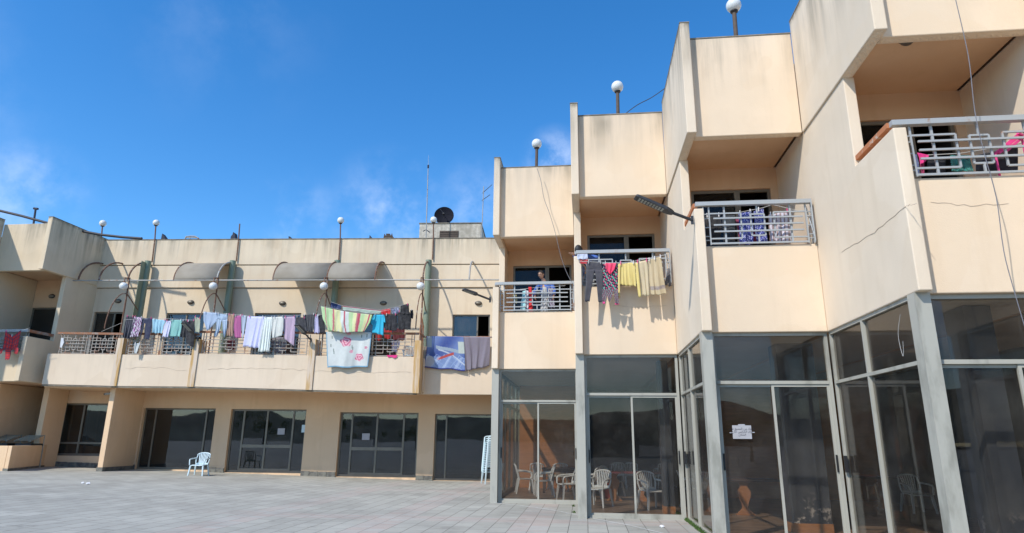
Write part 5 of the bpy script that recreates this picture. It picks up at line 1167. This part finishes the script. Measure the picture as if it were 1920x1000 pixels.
def person(base, hc, pel, chest, neck, armL, armR, feet, yaw, pitch, label, shirt, hat=None, glasses=False):
    o = empty('person', base, label, 'person')
    vs = [V(pel), V(pel).lerp(V(chest), .5), V(chest), V(neck), V(neck).lerp(V(hc), .5)]; es = [(0, 1), (1, 2), (2, 3), (3, 4)]; rs = [(.15, .11), (.145, .10), (.16, .11), (.06, .06), (.055, .055)]
    for arm in (armL, armR):
        i = len(vs); sh, el, wr, hd, sd_ = arm; vs += [V(sh), V(el), V(wr)]; es += [(2, i), (i, i+1), (i+1, i+2)]; rs += [.058, .043, .028]; hand(vs, es, rs, i+2, wr, hd, sd_)
    for kn, ft, s in feet:
        i = len(vs); vs += [V(pel)+V((s*.09, 0, -.08)), V(kn), V(ft), V(ft)+V((0, -.14, -.03))]; es += [(0, i), (i, i+1), (i+1, i+2), (i+2, i+3)]; rs += [.09, .06, .04, .035]
    mb = skinned(vs, es, rs, 2); M_ = head(mb, hc, yaw, pitch); build(mb, 'body', 'skin', o)
    # clothes: shirt with sleeves, trousers
    sv = [V(pel)+V((0, 0, -.02)), V(pel).lerp(V(chest), .5), V(chest), V(chest).lerp(V(neck), .75)]; se = [(0, 1), (1, 2), (2, 3)]; sr = [(.168, .128), (.162, .12), (.178, .128), (.085, .08)]
    for arm in (armL, armR):
        i = len(sv); sh, el, wr = arm[:3]; sv += [V(sh), V(el), V(el).lerp(V(wr), .85)]; se += [(2, i), (i, i+1), (i+1, i+2)]; sr += [.075, .058, .045]
    build(skinned(sv, se, sr, 2), 'shirt', shirt, o)
    tv = [V(pel)]; te = []; tr = [(.165, .125)]
    for kn, ft, s in feet: i = len(tv); tv += [V(pel)+V((s*.09, 0, -.1)), V(kn), V(ft)+V((0, 0, .04))]; te += [(0, i), (i, i+1), (i+1, i+2)]; tr += [.105, .075, .06]
    build(skinned(tv, te, tr, 2), 'trousers', 'trouser_dark', o)
    mb = MB(); n_ = 24
    q = lambda x, y, z_: V(hc)+M_ @ V((x, y, z_)); vs = []; rows = 9
    for i in range(rows+1):
        for k in range(n_):
            t = 2*pi*k/n_; fr_ = max(0, -sin(t)); lo = (1.95-.85*fr_**.6) if not hat else 1.62; a = lo*i/rows; g = 1.07 if not hat else 1.16
            vs.append(q(.078*g*sin(a)*cos(t), .098*g*sin(a)*sin(t)+.004, .118*g*cos(a)))
    mb.add(vs, [(i*n_+k, (i+1)*n_+k, (i+1)*n_+(k+1) % n_, i*n_+(k+1) % n_) for i in range(rows) for k in range(n_)], True); build(mb, 'beanie' if hat else 'hair', 'black' if hat else 'hair', o)
    if glasses:
        mb = MB()
        for s in (-1, 1):
            mb.tube([q(s*.032+.024*cos(t), -.106, .004+.017*sin(t)) for t in [2*pi*i/12 for i in range(12)]], .0028, 5, closed=True); mb.tube([q(s*.056, -.104, .006), q(s*.084, -.02, .004)], .0025, 5)
        mb.tube([q(-.008, -.109, .006), q(.008, -.109, .006)], .0025, 5); build(mb, 'glasses', 'black', o)
    mb = MB()
    for s in (-1, 1): mb.sphere(q(s*.031, -.086, .004), .010, 10); mb.bar(q(s*.015, -.097, .024), q(s*.048, -.086, .024), .006, .007)
    mb.bar(q(-.02, -.094, -.058), q(.02, -.094, -.058), .004, .006); build(mb, 'face_details', 'hair', o)
    return o
fm = Fr((0, 17.66), (1, 0)); hx, hz = fm.px(1014.5, 515.5); hc = V((hx, 17.66, hz)); k = hz-.13
person((hx+.1, 17.81, 4.79), hc, (hx+.14, 17.86, 5.55), (hx+.12, 17.79, k-.33), (hx+.07, 17.73, k-.03),
       ((hx-.06, 17.73, k-.14), (hx-.2, 17.62, k-.42), (hx-.16, 17.50, 5.52), (.05, -.3, -1), (0, 1, -.3)),
       ((hx+.31, 17.76, k-.14), (hx+.38, 17.58, k-.42), (hx+.36, 17.50, 5.52), (-.05, -.3, -1), (0, -1, .3)),
       (((hx+.05, 17.81, 5.2), (hx+.04, 17.86, 4.87), -1), ((hx+.24, 17.81, 5.2), (hx+.25, 17.86, 4.87), 1)), -.45, .12, 'man in a blue shirt and glasses standing behind the balcony railing', 'shirt_blue', glasses=True)
fm2 = Fr((0, 14.62), (1, 0)); hx, hz = fm2.px(1085, 470); hc = V((hx, 14.62, hz))
person((.35, 15.2, 4.79), hc, (.38, 15.25, 5.55), (.18, 14.92, 5.80), (.04, 14.74, hz-.12),
       ((-.0, 14.85, 5.83), (-.12, 14.62, 5.72), (-.22, 14.33, 5.80), (-.5, -.9, -.35), (.8, -.5, 0)),
       ((.33, 14.78, 5.80), (.28, 14.55, 5.70), (.05, 14.36, 5.80), (-1, -.3, -.1), (0, 0, 1)),
       (((.30, 15.15, 5.2), (.30, 15.25, 4.87), -1), ((.48, 15.2, 5.2), (.5, 15.3, 4.87), 1)), -.5, .35, 'person in a black beanie leaning on the rail at the wall corner', 'shirt_blue', hat=True)
